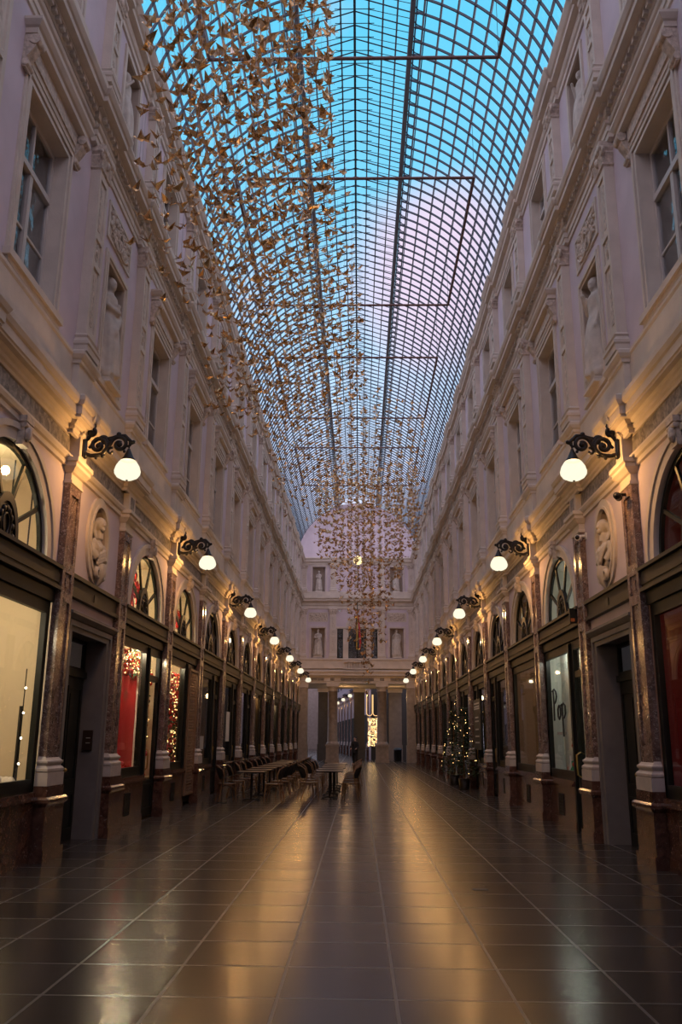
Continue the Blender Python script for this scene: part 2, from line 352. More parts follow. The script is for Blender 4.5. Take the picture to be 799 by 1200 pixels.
# continuous mouldings, breaking forward at every pilaster
TR = [0]
def trim(prof, XF, base, brk, half, m, mats=None, u0=None, u1=None):
    pl = [(Y0 if u0 is None else u0, base)]
    for p in PIL:
        if brk: pl += [(p - half, base), (p - half, base + brk), (p + half, base + brk), (p + half, base)]
    pl.append((BAYS[-1][1] if u1 is None else u1, base))
    mb = MB(); mb.sweep(prof, pl, 0, True); TR[0] += 1
    return struct(mb.build('trim_%d' % TR[0], m, xf=XF))
for side, XF, RZ in SIDES:
    trim([(0, 5.45), (.04, 5.46), (.04, 5.53), (.07, 5.55), (.09, 5.60), (.09, 5.63), (0, 5.63)], XF, 0, 0, 0, STONE)
    trim([(0, 5.92), (.05, 5.92), (.05, 5.97), (.08, 5.99), (.08, 6.04), (.11, 6.06), (.13, 6.10), (.20, 6.11), (.20, 6.14), (.22, 6.15), (.22, 6.27), (.245, 6.29), (.27, 6.35), (.27, 6.42), (.2, 6.47), (0, 6.5)], XF, 0, .08, .40, STONE)
    trim([(0, 6.46), (.0, 6.46), (.0, 7.08), (-.15, 7.1)], XF, -.04, .14, .34, STONE)
    trim([(-.05, 7.06), (.03, 7.07), (.03, 7.12), (.06, 7.14), (.09, 7.19), (.09, 7.24), (.06, 7.27), (-.2, 7.32)], XF, -.07, .17, .34, STONE)
    trim([(-.05, 10.92), (.03, 10.94), (.03, 11.03), (.05, 11.04), (.05, 11.14), (.08, 11.16), (.10, 11.20), (.0, 11.22), (0, 11.36), (.04, 11.37), (.06, 11.40), (.06, 11.47), (.13, 11.48), (.13, 11.51), (.24, 11.52), (.24, 11.61), (.27, 11.63), (.31, 11.70), (.31, 11.75), (0, 11.80)], XF, UV, .07, .38, STONE)
    trim([(-.05, 11.75), (.10, 11.75), (.10, 12.18), (.06, 12.22), (-.1, 12.24)], XF, UV, .06, .36, STONE)
    trim([(-.05, 14.22), (.04, 14.23), (.04, 14.34), (.07, 14.36), (.09, 14.40), (.09, 14.48), (.20, 14.50), (.20, 14.60), (.24, 14.63), (.30, 14.72), (.30, 14.77), (.2, 14.80), (-.3, 14.85)], XF, UV, .06, .36, STONE)
    # parapet gutter that carries the vault
    trim([(-.3, 14.70), (.0, 14.70), (.0, 14.96), (-.3, 14.96)], XF, UV, .08, .34, PURL)
    # dentils
    mb = MB(); u = Y0 + .1
    while u < BAYS[-1][1] - .1:
        ov = any(abs(u - p) < .40 for p in PIL) * .07
        mb.box(u - .045, u + .045, UV + .04 + ov, UV + .125 + ov, 11.40, 11.475); u += .16
    TR[0] += 1; struct(mb.build('trim_%d' % TR[0], STONE, xf=XF))
    # carved frieze slabs between the frieze blocks
    mb = MB()
    for a, b in BAYS: mb.box(a + .24, b - .24, 0, .03, 5.65, 5.91)
    TR[0] += 1; struct(mb.build('trim_%d' % TR[0], FRZ, xf=XF))

# ------------------------------------------------------------------ marble pilasters of the arcade
def make_pilaster(lamp):
    t = thing('marble_pilaster', '', 'pilaster')
    m = MB(); m.box(-.40, .40, -.01, .22, 0, .16); m.box(-.37, .37, -.01, .19, .16, .72)
    m.wrap([(0, .70), (.02, .72), (.04, .75), (.04, .79), (.01, .82)], .74, .19); m.wrap([(0, .82), (0, .96)], .68, .18)
    m.build('pedestal', MARBR, t)
    m = MB(); m.wrap([(0, .96), (0, 1.13)], .66, .17)
    m.wrap([(.03, 1.13), (.045, 1.15), (.045, 1.18), (.025, 1.2), (.005, 1.22), (.02, 1.245), (.03, 1.26), (.03, 1.28), (.0, 1.3), (-.03, 1.34)], .58, .12)
    m.build('column_base', BASEST, t)
    m = MB(); m.box(-.25, .25, -.01, .075, 1.3, 5.22)
    for x0, x1 in ((-.25, -.15), (.15, .25)): m.box(x0, x1, .075, .10, 1.3, 5.22)
    for z0, z1 in ((1.3, 1.55), (3.48, 3.62), (3.9, 4.06), (5.06, 5.22)): m.box(-.15, .15, .075, .10, z0, z1)
    m.box(-.06, .06, .075, .092, 3.69, 3.83)
    m.build('shaft', MARB, t)
    m = MB(); m.wrap([(.0, 5.2), (.02, 5.21), (.02, 5.25), (.0, 5.26), (.0, 5.36), (.03, 5.38), (.06, 5.42), (.09, 5.45), (.09, 5.5), (.12, 5.52), (.12, 5.58)], .5, .1)
    m.build('capital', STONE, t)
    m = MB()
    if lamp:
        m.box(-.17, .17, 0, .16, 5.58, 5.95); m.wrap([(0, 5.95), (.03, 5.97), (.03, 6.0)], .34, .17)
        pr = [(0, 5.99), (.18, 5.99), (.20, 6.03), (.19, 6.08), (.22, 6.14), (.28, 6.18), (.33, 6.24), (.34, 6.33), (.34, 6.42), (0, 6.42)]
        for x in (-.13, .13):
            m.face([(x, y, z) for y, z in (pr if x > 0 else pr[::-1])])
        for k in range(len(pr) - 1):
            (y, z), (y2, z2) = pr[k], pr[k + 1]; m.face([(-.13, y, z), (-.13, y2, z2), (.13, y2, z2), (.13, y, z)], 0)
        m.build('console_block', STONE, t)
    else:
        m.box(-.22, .22, 0, .13, 5.58, 5.93)
        b = m.build('frieze_block', STONE, t)
        m = MB(); m.box(-.11, .11, .13, .14, 5.65, 5.88); m.build('inset_slab', FRZ, t)
    return t
P_L = make_pilaster(True); P_N = make_pilaster(False)
LAMP_I = [0] + list(range(2, len(PIL), 2))
used = {}
def first_or_dup(proto, key, loc, rz, label, group=None):
    if key not in used:
        used[key] = 1; proto.location = loc; proto.rotation_euler = (0, 0, rz); proto['label'] = label
        if group: proto['group'] = group
        return proto
    return dup(proto, loc, rz, label, group)
for proto in (P_L, P_N):
    KIDS[proto.name] = [(c, kids(c)) for c in kids(proto)]
WHERE = {('left', 2): 'between the cream-lit shop and the dark doorway', ('left', 3): 'between the dark doorway and the red shop window', ('left', 4): 'between the red window and the glittering garland window',
         ('right', 2): 'between the red-lit shop and the dark doorway', ('right', 3): 'between the dark doorway and the white window with script lettering', ('right', 4): 'between the white window and the amber window'}
for side, XF, RZ in SIDES:
    for i, p in enumerate(PIL):
        if i < 1: continue
        lab = 'tall brown veined marble pilaster ' + WHERE.get((side, i), '%s from the camera along the %s arcade' % (ORD[i - 1], side))
        lamp = i in LAMP_I
        first_or_dup(P_L if lamp else P_N, 'pl' if lamp else 'pn', XF(p, 0, 0), RZ, lab, 'marble pilasters of the arcade')

# ------------------------------------------------------------------ upper pilasters
def make_upper(z0, z1, w, name, cap):
    t = thing(name, '', 'pilaster')
    m = MB(); m.wrap([(.06, 0), (.06, .10), (.08, .12), (.08, .17), (.05, .2), (.03, .24), (.05, .27), (.0, .32)], w, .1, y0=-.06); m.build('column_base', STONE, t)
    H = z1 - z0
    m = MB(); m.box(-w / 2, w / 2, -.06, .07, .3, H - cap)
    e = .085
    for s in (-1, 1): m.box(s * w / 2 - (e if s > 0 else 0), s * w / 2 + (0 if s > 0 else e), .07, .10, .3, H - cap)
    zz = [.3, .45, H * .42, H * .42 + .1, H * .42 + .5, H * .42 + .6, H - cap - .12, H - cap]
    for k in (0, 2, 4, 6): m.box(-w / 2 + e, w / 2 - e, .07, .10, zz[k], zz[k + 1])
    m.build('shaft', STONE, t)
    m = MB(); zc = (zz[3] + zz[4]) / 2
    for r, y in ((.11, .085), (.055, .10)):
        m.face([(-r, y, zc), (0, y, zc - r * 1.6), (r, y, zc), (0, y, zc + r * 1.6)])
        for (p, q) in (((-r, zc), (0, zc - r * 1.6)), ((0, zc - r * 1.6), (r, zc)), ((r, zc), (0, zc + r * 1.6)), ((0, zc + r * 1.6), (-r, zc))):
            m.face([(p[0], .07, p[1]), (q[0], .07, q[1]), (q[0], y, q[1]), (p[0], y, p[1])])
    m.build('diamond_boss', ORN, t)
    for k in (1, 5):
        m = MB(); m.box(-.05, .05, .07, .08, zz[k] + .1, zz[k + 1] - .1); m.build('carved_strip', ORN, t)
    m = MB(); b = H - cap
    m.wrap([(.0, b), (.03, b + .02), (.03, b + .05), (0, b + .06), (.01, b + .1), (.05, b + cap * .55), (.03, b + cap * .65), (.07, b + cap * .75), (.07, b + cap)], w, .1, y0=-.06)
    for s in (-1, 1):
        m.tube([(s * w / 2 + .07 * s * .6 + .06 * cos(a), .12, b + cap * .6 + .06 * sin(a)) for a in [k * pi / 4 for k in range(9)]], .03, 6)
    m.ball((0, .13, b + cap * .5), .07, .05, .08, 8, 6)
    m.build('capital', ORN, t)
    return t
U2 = make_upper(7.3, 10.95, .46, 'upper_pilaster', .42); U3 = make_upper(12.2, 14.23, .42, 'attic_pilaster', .3)
for side, XF, RZ in SIDES:
    for i, p in enumerate(PIL):
        if i < 1: continue
        first_or_dup(U2, 'u2', XF(p, UV + .06, 7.3), RZ, 'panelled first floor stone pilaster, %s facade, %s from the camera' % (side, ORD[i - 1]), 'first floor pilasters')
        first_or_dup(U3, 'u3', XF(p, UV + .06, 12.2), RZ, 'short top floor stone pilaster, %s facade, %s from the camera' % (side, ORD[i - 1]), 'top floor pilasters')

# ------------------------------------------------------------------ upper windows
def make_win(h, s, t, hood, name):
    H = t - s
    r = MB()
    # casing (moulded architrave)
    for k, (o, d) in enumerate(((.20, .03), (.15, .05), (.06, .03))):
        r.frame(-h - o, h + o, -.0, H + o, o if k == 2 else .06, 0, d, 0, False)
    root = r.build(name, [STONE]); root['kind'] = 'structure'
    m = MB(); m.box(-h - .24, h + .24, 0, .10, -.1, 0); m.box(-h - .2, h + .2, 0, .06, -.17, -.1); m.build('sill', STONE, root)
    y0, y1 = -.24, -.18
    m = MB(); m.frame(-h, h, 0, H, .07, y0, y1); zt = H * .66
    m.box(-h + .07, h - .07, y0, y1 + .03, zt, zt + .09); m.box(-.05, .05, y0, y1 + .015, .07, zt); m.box(-.025, .025, y0, y1, zt + .09, H - .07)
    m.box(-h + .07, -.05, y0 + .01, y1 - .01, zt * .48, zt * .48 + .035); m.box(.05, h - .07, y0 + .01, y1 - .01, zt * .48, zt * .48 + .035)
    m.build('casement_frame', WHITEF, root)
    m = MB(); m.face([(-h + .05, y0 + .03, .05), (h - .05, y0 + .03, .05), (h - .05, y0 + .03, H - .05), (-h + .05, y0 + .03, H - .05)]); m.build('glass_pane', GLASSU, root)
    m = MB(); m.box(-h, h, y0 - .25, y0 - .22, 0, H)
    m.build('dark_room_sheet', DARKIN, root)  # dark sheet standing in for the unlit room behind the glass
    if hood:
        m = MB(); z = H + .2
        m.box(-h - .22, h + .22, 0, .05, z, z + .3)
        m.wrap([(0, z + .26), (.04, z + .28), (.04, z + .31), (.14, z + .33), (.14, z + .41), (.17, z + .43), (.21, z + .49), (.21, z + .53), (.0, z + .58)], 2 * h + .38, .03)
        m.build('hood', STONE, root)
        for sx in (-1, 1):
            m = MB(); cx = sx * (h + .25)
            pr = [(0, z - .18), (.06, z - .2), (.08, z - .12), (.06, z - .04), (.10, z + .02), (.15, z + .1), (.17, z + .17), (.17, z + .26), (.15, z + .3), (0, z + .3)]
            for x in (cx - .085, cx + .085): m.face([(x, y, q) for y, q in (pr if x > cx else pr[::-1])])
            for k in range(len(pr) - 1):
                (y, q), (y2, q2) = pr[k], pr[k + 1]; m.face([(cx - .085, y, q), (cx - .085, y2, q2), (cx + .085, y2, q2), (cx + .085, y, q)])
            m.tube([(cx - .1, .15, z + .22), (cx + .1, .15, z + .22)], .075, 10); m.tube([(cx - .095, .05, z - .13), (cx + .095, .05, z - .13)], .05, 8)
            m.build('scroll_console', ORN, root)
        m = MB(); m.box(-h - .12, h + .12, .05, .075, z + .08, z + .28); m.build('carved_band', ORN, root)
    return root
W2 = make_win(*WIN2, True, 'window_1'); W3 = make_win(*WIN3, False, 'window_2')
nwin = 2
first = {}
for side, XF, RZ in SIDES:
    for i, (a, b) in enumerate(BAYS):
        if i == NICHE_BAY or i == 0: continue
        c = (a + b) / 2
        for proto, wz, key in ((W2, WIN2, 'w2'), (W3, WIN3, 'w3')):
            loc = XF(c, UV, wz[1])
            if key not in first:
                first[key] = 1; proto.location = loc; proto.rotation_euler = (0, 0, RZ); o = proto
            else:
                nwin += 1; o = dup(proto, loc, RZ); o.name = 'window_%d' % nwin
            tag(o, '%s window of the %s facade, %s from the camera' % ('first floor hooded casement' if key == 'w2' else 'small top floor', side, ORD[i - 1]))

# ------------------------------------------------------------------ statues
def robe(m, H, folds=9, lean=0.0):
    rows = []; nz = 26; nk = 40
    prof = [(0, .36), (.08, .32), (.3, .285), (.5, .25), (.62, .19), (.70, .21), (.78, .235), (.82, .20), (.845, .10), (.88, .065)]
    def rad(t):
        for k in range(len(prof) - 1):
            if prof[k][0] <= t <= prof[k + 1][0]:
                f = (t - prof[k][0]) / (prof[k + 1][0] - prof[k][0]); return prof[k][1] + f * (prof[k + 1][1] - prof[k][1])
        return .06
    for i in range(nz):
        t = .88 * i / (nz - 1); r = rad(t); fa = max(0, .13 * (1 - t / .75))
        rows.append([(r * (1 + fa * sin(folds * a + 3 * t + .8 * sin(2 * a))) * cos(a) * H / 1.75 + lean * sin(t * 4) * H,
                      .72 * r * (1 + fa * sin(folds * a + 3 * t)) * sin(a) * H / 1.75 + .03 * sin(t * 5), t * H) for a in [2 * pi * k / nk for k in range(nk)]])
    m.grid(rows, 0, True, True); m.face(rows[0][::-1]); m.face(rows[-1])
def head(m, c, s=1.0, turn=0):
    cx, cy, cz = c; dx, dy = sin(turn), cos(turn)
    m.ball(c, .085 * s, .10 * s, .125 * s, 14, 10); m.ball((cx - .02 * dx * s, cy - .03 * dy * s, cz + .035 * s), .10 * s, .105 * s, .11 * s, 14, 10)
    m.ball((cx - .10 * dx * s, cy - .10 * dy * s, cz + .03 * s), .06 * s, .06 * s, .06 * s)
    m.tube([(cx + .085 * dx * s, cy + .085 * dy * s, cz + .02 * s), (cx + .115 * dx * s, cy + .115 * dy * s, cz - .03 * s)], [.014 * s, .026 * s])
    m.ball((cx + .08 * dx * s, cy + .08 * dy * s, cz - .085 * s), .045 * s, .04 * s, .04 * s)
    m.tube([(cx, cy - .01, cz - .24 * s), (cx, cy, cz - .08 * s)], [.07 * s, .055 * s], 10)
def make_statue(H, pose):
    m = MB(); k = H / 1.75
    robe(m, H)
    z = .80 * H
    head(m, (.02 * k, .03 * k, .935 * H), k, .5 if pose == 0 else -.6)
    if pose == 0:
        for s, hand in ((-1, (.05 * k, .19 * k, .70 * H)), (1, (.02 * k, .2 * k, .64 * H))):
            m.tube([(s * .17 * k, 0, z), (s * .25 * k, .06 * k, .66 * H), hand], [.065 * k, .055 * k, .035 * k], 8); m.ball(hand, .045 * k)
        m.tube([(-.22 * k, .05 * k, .78 * H), (-.1 * k, .17 * k, .6 * H), (.12 * k, .19 * k, .42 * H), (.2 * k, .1 * k, .3 * H)], [.05 * k, .06 * k, .05 * k, .03 * k], 8)
    else:
        m.tube([(-.18 * k, 0, z), (-.26 * k, .02, .64 * H), (-.22 * k, .1 * k, .48 * H)], [.065 * k, .055 * k, .035 * k], 8); m.ball((-.22 * k, .11 * k, .46 * H), .045 * k)
        m.tube([(.18 * k, 0, z), (.27 * k, .08 * k, .68 * H), (.12 * k, .2 * k, .83 * H)], [.065 * k, .055 * k, .035 * k], 8); m.ball((.11 * k, .2 * k, .84 * H), .045 * k)
        m.tube([(.2 * k, -.05 * k, .78 * H), (.28 * k, -.02, .5 * H), (.3 * k, 0, .2 * H), (.27 * k, 0, .02 * H)], [.06 * k, .07 * k, .06 * k, .05 * k], 8)
    m.box(-.3 * k, .3 * k, -.2 * k, .2 * k, -.10 * k, .03 * k)
    return m
def statue(loc, rz, H, pose, label, group):
    t = thing('statue', label, 'statue', loc, rz, group)
    fig = voxel(make_statue(H, pose).build('figure', STATUE, t), .028 * H / 1.75); k = H / 1.75
    fig.location = (0, 0, .2 * k)
    m = MB(); m.wrap([(.03, 0), (.03, .03 * k), (.0, .05 * k), (0, .1 * k)], .6 * k, .42 * k); b = m.build('statue_base', STONE, t); b.location = (0, -.21 * k, 0)
    return t
cN = (YA + YB) / 2
sproto = {}
def put_statue(loc, rz, H, pose, label, group='statues standing in wall niches'):
    k = (round(H, 2), pose)
    if k not in sproto: sproto[k] = statue(loc, rz, H, pose, label, group)
    else: dup(sproto[k], loc, rz, label, group)
put_statue(XL(cN, UV - .10, 7.42), -pi / 2, 1.9, 0, 'draped stone statue with folded arms in the first floor niche of the left wall')
put_statue(XR(cN, UV - .10, 7.42), pi / 2, 1.9, 1, 'draped stone statue in profile in the first floor niche of the right wall')
put_statue(XL(cN, UV - .12, 12.3), -pi / 2, 1.45, 1, 'small stone statue in the top floor niche of the left wall, behind hanging birds')
put_statue(XR(cN, UV - .12, 12.3), pi / 2, 1.45, 1, 'small stone statue with raised arm in the top floor niche of the right wall')
# niche frames + relief panels
for side, XF, RZ in SIDES:
    m = MB()
    for o, d in ((.16, .03), (.11, .05)): m.frame(-.53 - o, .53 + o, 0, 2.18 + o, .06, 0, d, 0, False)
    m.frame(-.58, .58, 0, 2.23, .05, 0, .02, 0, False); m.box(-.72, .72, 0, .06, -.1, 0)
    o = m.build('niche_surround', STONE); o.location = XF(cN, UV, 7.42); o.rotation_euler = (0, 0, RZ); tag(o, 'moulded stone frame of the first floor statue niche on the %s wall' % side, 'frame')
    m = MB(); m.frame(-.58, .58, 0, 1.8, .1, 0, .04, 0, False); o = m.build('niche_surround', STONE); o.location = XF(cN, UV, 12.3); o.rotation_euler = (0, 0, RZ); tag(o, 'plain stone frame of the top floor statue niche on the %s wall' % side, 'frame')
    t = thing('relief_panel', 'carved stone relief panel above the first floor statue on the %s wall' % side, 'relief', XF(cN, UV, 9.98), RZ)
    m = MB(); m.frame(-.72, .72, 0, .7, .05, 0, .03); m.build('panel_frame', STONE, t)
    m = MB(); m.box(-.67, .67, 0, .01, .05, .65)
    rnd = random.Random(3)
    for k in range(70):
        x, z, r = rnd.uniform(-.6, .6), rnd.uniform(.1, .6), rnd.uniform(.035, .08); m.ball((x, .01, z), r, .045, r * rnd.uniform(.6, 1.4), 7, 4)
    for s in (-1, 1):
        m.tube([(s * (.12 + .1 * a * cos(a * 1.4)), .04, .35 + .1 * a * .9 * sin(a * 1.4)) for a in [k * .22 for k in range(20)]], .022, 5)
    m.build('carving', ORN, t)
    # bust
    t = thing('portrait_bust', '', 'bust', XF(cN, 0, 4.72), RZ)
    t['label'] = 'stone bust in an oval recess above the doorway of the %s wall' % side
    m = MB(); n = 40
    for rx, rz, d, w in ((.60, .73, .04, .12), (.49, .62, .06, .05)):
        rows = [[((rx - q) * cos(a), y, (rz - q) * sin(a)) for a in [2 * pi * k / n for k in range(n)]] for q, y in ((0, 0), (0, d), (w, d), (w, 0))]
        m.grid(rows, 0, False, True)
    m.build('oval_surround', STONE, t)
    m = MB(); tr = .7 if side == 'left' else -.5
    m.ball((0, -.04, -.18), .25, .11, .14, 18, 12); m.ball((0, .02, -.10), .18, .09, .11, 16, 10)
    for q in (-1, 1):
        m.ball((q * .23, -.02, -.08), .085, .09, .09, 12, 8); m.tube([(q * .26, -.02, -.04), (q * .29, .0, -.2), (q * .22, .08, -.32)], [.09, .08, .06], 9)
        m.ball((q * .08, .09, -.13), .06, .05, .06)
    m.tube([(0, .0, -.02), (0, .03, .16)], [.075, .058], 10)
    head(m, (.02, .05, .27), .98, tr)
    dx, dy = sin(tr), cos(tr)
    for k in range(7):
        a = -1.9 + k * .63; m.tube([(.02 - dx * .06 + .11 * sin(a), .03 - dy * .05 + .04 * cos(a), .33), (.0 - dx * .09 + .14 * sin(a), .0 - dy * .06, .18), (-dx * .08 + .13 * sin(a), .0, .04)], [.03, .035, .02], 6)
    for k in range(4):
        m.tube([(-.28 + .04 * k, .03 + .02 * k, -.02 - .04 * k), (-.05, .13, -.16 - .05 * k), (.2, .09, -.26 - .05 * k)], [.025, .03, .025], 6)
    m.tube([(.28, .03, .0), (.22, .1, -.14), (.16, .1, -.34)], [.03, .035, .03], 6)
    m.ball((0, -.04, -.36), .22, .1, .1)
    voxel(m.build('figure', STATUE, t), .011)
    m = MB()
    for s in (-1, 1):
        m.tube([(s * (.16 - .085 * a * .35 * cos(a * 1.5)), .09, -.52 + .085 * a * .35 * sin(a * 1.5)) for a in [k * .25 for k in range(17)]], [.05 - .0012 * k for k in range(17)], 8)
    m.tube([(0, 0.03, -.42), (0, .07, -.55), (0, .06, -.66), (0, .02, -.74)], [.15, .13, .08, .05], 10)
    m.build('scroll_bracket', STATUE, t)

# ------------------------------------------------------------------ doorways in the narrow bays
for n_, (side, XF, RZ) in enumerate(SIDES):
    m = MB()
    for o, d in ((.26, .03), (.20, .06)): m.frame(-.92 - o, .92 + o, 0, 3.18 + o * .6, .08, 0, d, 0, False)
    m.frame(-1.04, 1.04, 0, 3.26, .12, 0, .03, 0, False); m.wrap([(0, 3.30), (.04, 3.32), (.09, 3.38), (.09, 3.42), (0, 3.44)], 2.3, .03)
    root = m.build('door_%d' % (n_ + 1), GREYST); root['kind'] = 'structure'; root.location = XF(cN, 0, 0); root.rotation_euler = (0, 0, RZ)
    m = MB(); y = -.32
    for s in (-1, 1):
        x0, x1 = (0.005, .91) if s > 0 else (-.91, -.005)
        m.box(x0, x1, y - .05, y, 0, 2.55)
        for z0, z1 in ((.15, .75), (.9, 2.4)):
            m.frame(x0 + .12, x1 - .12, z0, z1, .05, y, y + .025); m.box(x0 + .24, x1 - .24, y, y + .02, z0 + .12, z1 - .12)
    m.build('door_leaf', WOOD, root)
    m = MB(); m.box(-.915, .915, y - .06, y + .05, 2.55, 2.65); m.frame(-.91, .91, 2.65, 3.17, .06, y - .05, y + .01); m.box(-.03, .03, y - .05, y, 2.65, 3.15); m.build('transom_bar', WOOD, root)
    m = MB(); m.face([(-.9, y - .02, 2.68), (.9, y - .02, 2.68), (.9, y - .02, 3.14), (-.9, y - .02, 3.14)]); m.build('glass_pane', GLASS, root)
    m = MB(); m.ball((.12, y + .07, 1.1), .035); m.tube([(.12, y, 1.1), (.12, y + .06, 1.1)], .012); m.ball((-.12, y + .07, 1.1), .035); m.tube([(-.12, y, 1.1), (-.12, y + .06, 1.1)], .012); m.build('door_knob', mat('brass', (.5, .35, .12), .3, 1), root)
    # dark band and step
    m = MB(); m.box(-1.27, 1.27, 0, .05, 3.62, 3.96); m.box(-1.27, 1.27, .05, .09, 3.62, 3.68); m.box(-1.27, 1.27, .05, .10, 3.90, 3.96)
    o = m.build('door_band', BRONZE); o.location = XF(cN, 0, 0); o.rotation_euler = (0, 0, RZ); tag(o, 'dark brown band with small plaque between bust and doorway, %s wall' % side, 'band')
    m = MB(); m.box(-.07, .07, .05, .06, 3.68, 3.82); p = m.build('plaque', SIGNB, o)
m = MB(); m.box(-.08, .08, 0, .04, -.16, .16)
o = m.build('intercom_panel', mat('bronze plate', (.05, .028, .018), .4, .5)); o.location = (-W - .17, cN + .919, 1.55); o.rotation_euler = (0, 0, pi); tag(o, 'bronze intercom plate on the stone reveal of the left doorway', 'intercom')
m = MB()
for z in (.03, -.05): m.box(-.05, .02, .04, .045, z, z + .014)
m.build('name_plate', mat('pale plate', (.45, .42, .38), .4), o)

# ------------------------------------------------------------------ shop fronts
def fan(m, c0, rx, rz, z0, n=24):
    return [(rx * cos(pi - pi * k / n), z0 + rz * sin(pi * k / n)) for k in range(n + 1)]
def shopfront(label, inside, door=None, lit=None, lat=False):
    """module centred on x=0, y out of the wall; door: None / +1 / -1 (side), openings between the pilasters"""
    t = thing('shopfront', label, 'shopfront')
    # stone arch and keystone
    m = MB(); o_ = fan(m, 0, ARX + .26, ARZ + .22, AZ0); mid = fan(m, 0, ARX + .17, ARZ + .14, AZ0); inn = fan(m, 0, ARX, ARZ, AZ0)
    rows = [[(x, 0, z) for x, z in o_], [(x, .05, z) for x, z in o_], [(x, .05, z) for x, z in mid], [(x, .025, z) for x, z in mid], [(x, .025, z) for x, z in inn], [(x, 0, z) for x, z in inn]]
    m.grid(rows, 0, False)
    for s in (-1, 1):
        for w0, w1, d in ((ARX + .17, ARX + .26, .05), (ARX, ARX + .17, .025)): m.box(min(s * w0, s * w1), max(s * w0, s * w1), 0, d, AZ0 - .02, AZ0)
    m.build('arch_surround', STONE, t)
    m = MB(); m.box(-.10, .10, 0, .10, 5.16, 5.52); m.box(-.13, .13, 0, .14, 5.46, 5.54); m.ball((0, .11, 5.32), .08, .06, .11, 8, 6); m.tube([(-.12, .1, 5.42), (.12, .1, 5.42)], .04, 8); m.build('keystone', ORN, t)
    # fanlight
    f = MB(); o_ = fan(f, 0, ARX, ARZ, AZ0); i_ = fan(f, 0, ARX - .08, ARZ - .08, AZ0)
    f.grid([[(x, -.10, z) for x, z in o_], [(x, -.05, z) for x, z in o_], [(x, -.05, z) for x, z in i_], [(x, -.10, z) for x, z in i_]], 0, False)
    for a in (33, 68, 112, 147):
        ca, sa = cos(radians(a)), sin(radians(a)); p0 = (.36 * ca, AZ0 + .5 * sa); p1 = ((ARX - .05) * ca, AZ0 + (ARZ - .05) * sa)
        nx, nz = -(p1[1] - p0[1]), (p1[0] - p0[0]); l = sqrt(nx * nx + nz * nz); nx, nz = nx / l * .028, nz / l * .028
        q = [(p0[0] + nx, p0[1] + nz), (p1[0] + nx, p1[1] + nz), (p1[0] - nx, p1[1] - nz), (p0[0] - nx, p0[1] - nz)]
        f.face([(x, -.055, z) for x, z in q]); f.face([(x, -.095, z) for x, z in q[::-1]])
        for k in range(4):
            (x, z), (x2, z2) = q[k], q[(k + 1) % 4]; f.face([(x, -.095, z), (x2, -.095, z2), (x2, -.055, z2), (x, -.055, z)])
    fo = f.build('fanlight', WOOD, t)
    g = MB(); g.face([(x, -.075, z) for x, z in fan(g, 0, ARX - .04, ARZ - .04, AZ0)]); g.build('glass_pane', GLASS, fo)
    d = MB(); e = fan(d, 0, .40, .60, AZ0, 18); e2 = fan(d, 0, .31, .48, AZ0, 18)
    d.face([(x, -.06, z) for x, z in e]); d.grid([[(x, -.10, z) for x, z in e], [(x, -.03, z) for x, z in e], [(x, -.03, z) for x, z in e2], [(x, -.06, z) for x, z in e2]], 0, False)
    for k in range(9):
        a = pi * (k + .5) / 9; d.ball((.25 * cos(a), -.05, AZ0 + .39 * sin(a)), .045, .03, .05, 7, 5)
    for rr in (.16, .10):
        d.tube([(rr * cos(a), -.045, AZ0 + .2 + rr * 1.3 * sin(a)) for a in [2 * pi * k / 14 for k in range(15)]], .014, 5)
    d.build('medallion', IRON, fo)
    # transom band
    m = MB(); m.box(-1.77, 1.77, -.02, .06, 3.62, 3.96); m.box(-1.77, 1.77, .06, .10, 3.62, 3.67); m.box(-1.77, 1.77, .06, .12, 3.91, 3.96); m.box(-1.77, 1.77, .06, .075, 3.72, 3.86)
    m.build('transom_band', BRONZE, t)
    # joinery
    z0 = .88; xl, xr = -1.77, 1.77
    segs = []                                        # (x0, x1, bottom)
    if door is None: segs = [(xl, xr, z0)]
    elif door > 0: segs = [(xl, .55, z0), (.62, xr, 0.05)]
    else: segs = [(-.55, xr, z0), (xl, -.62, 0.05)]
    m = MB(); m.box(xl, xr, -.18, .02, 3.44, 3.62)
    for x0, x1, b in segs:
        m.frame(x0, x1, b, 3.44, .15, -.10, -.03); m.frame(x0 + .13, x1 - .13, b + .13, 3.31, .04, -.08, -.015)
        if b < .5:
            m.box(x0 + .13, x1 - .13, -.14, -.05, .05, .75); m.box(x0 + .13, x1 - .13, -.14, -.03, 2.75, 2.87); m.frame(x0 + .17, x1 - .17, .15, .68, .05, -.05, -.02)
    if door is not None:
        dd = .585 * door; m.box(dd - .05, dd + .05, -.18, .03, 0, 3.4)
    m.build('shop_frame', WOOD, t)
    for x0, x1, b in segs:
        g = MB(); zb = b + .1 if b > .5 else .75
        g.face([(x0 + .1, -.055, zb), (x1 - .1, -.055, zb), (x1 - .1, -.055, 3.3), (x0 + .1, -.055, 3.3)]); g.build('window_pane', GLASS, t)
        if b < .5:
            g = MB(); hx = x0 + .2 if door > 0 else x1 - .2
            g.tube([(hx, -.05, .95), (hx, .03, 1.0), (hx, .03, 1.35), (hx, -.05, 1.4)], .014, 6); g.build('door_handle', mat('brass pull', (.45, .3, .1), .3, 1), t)
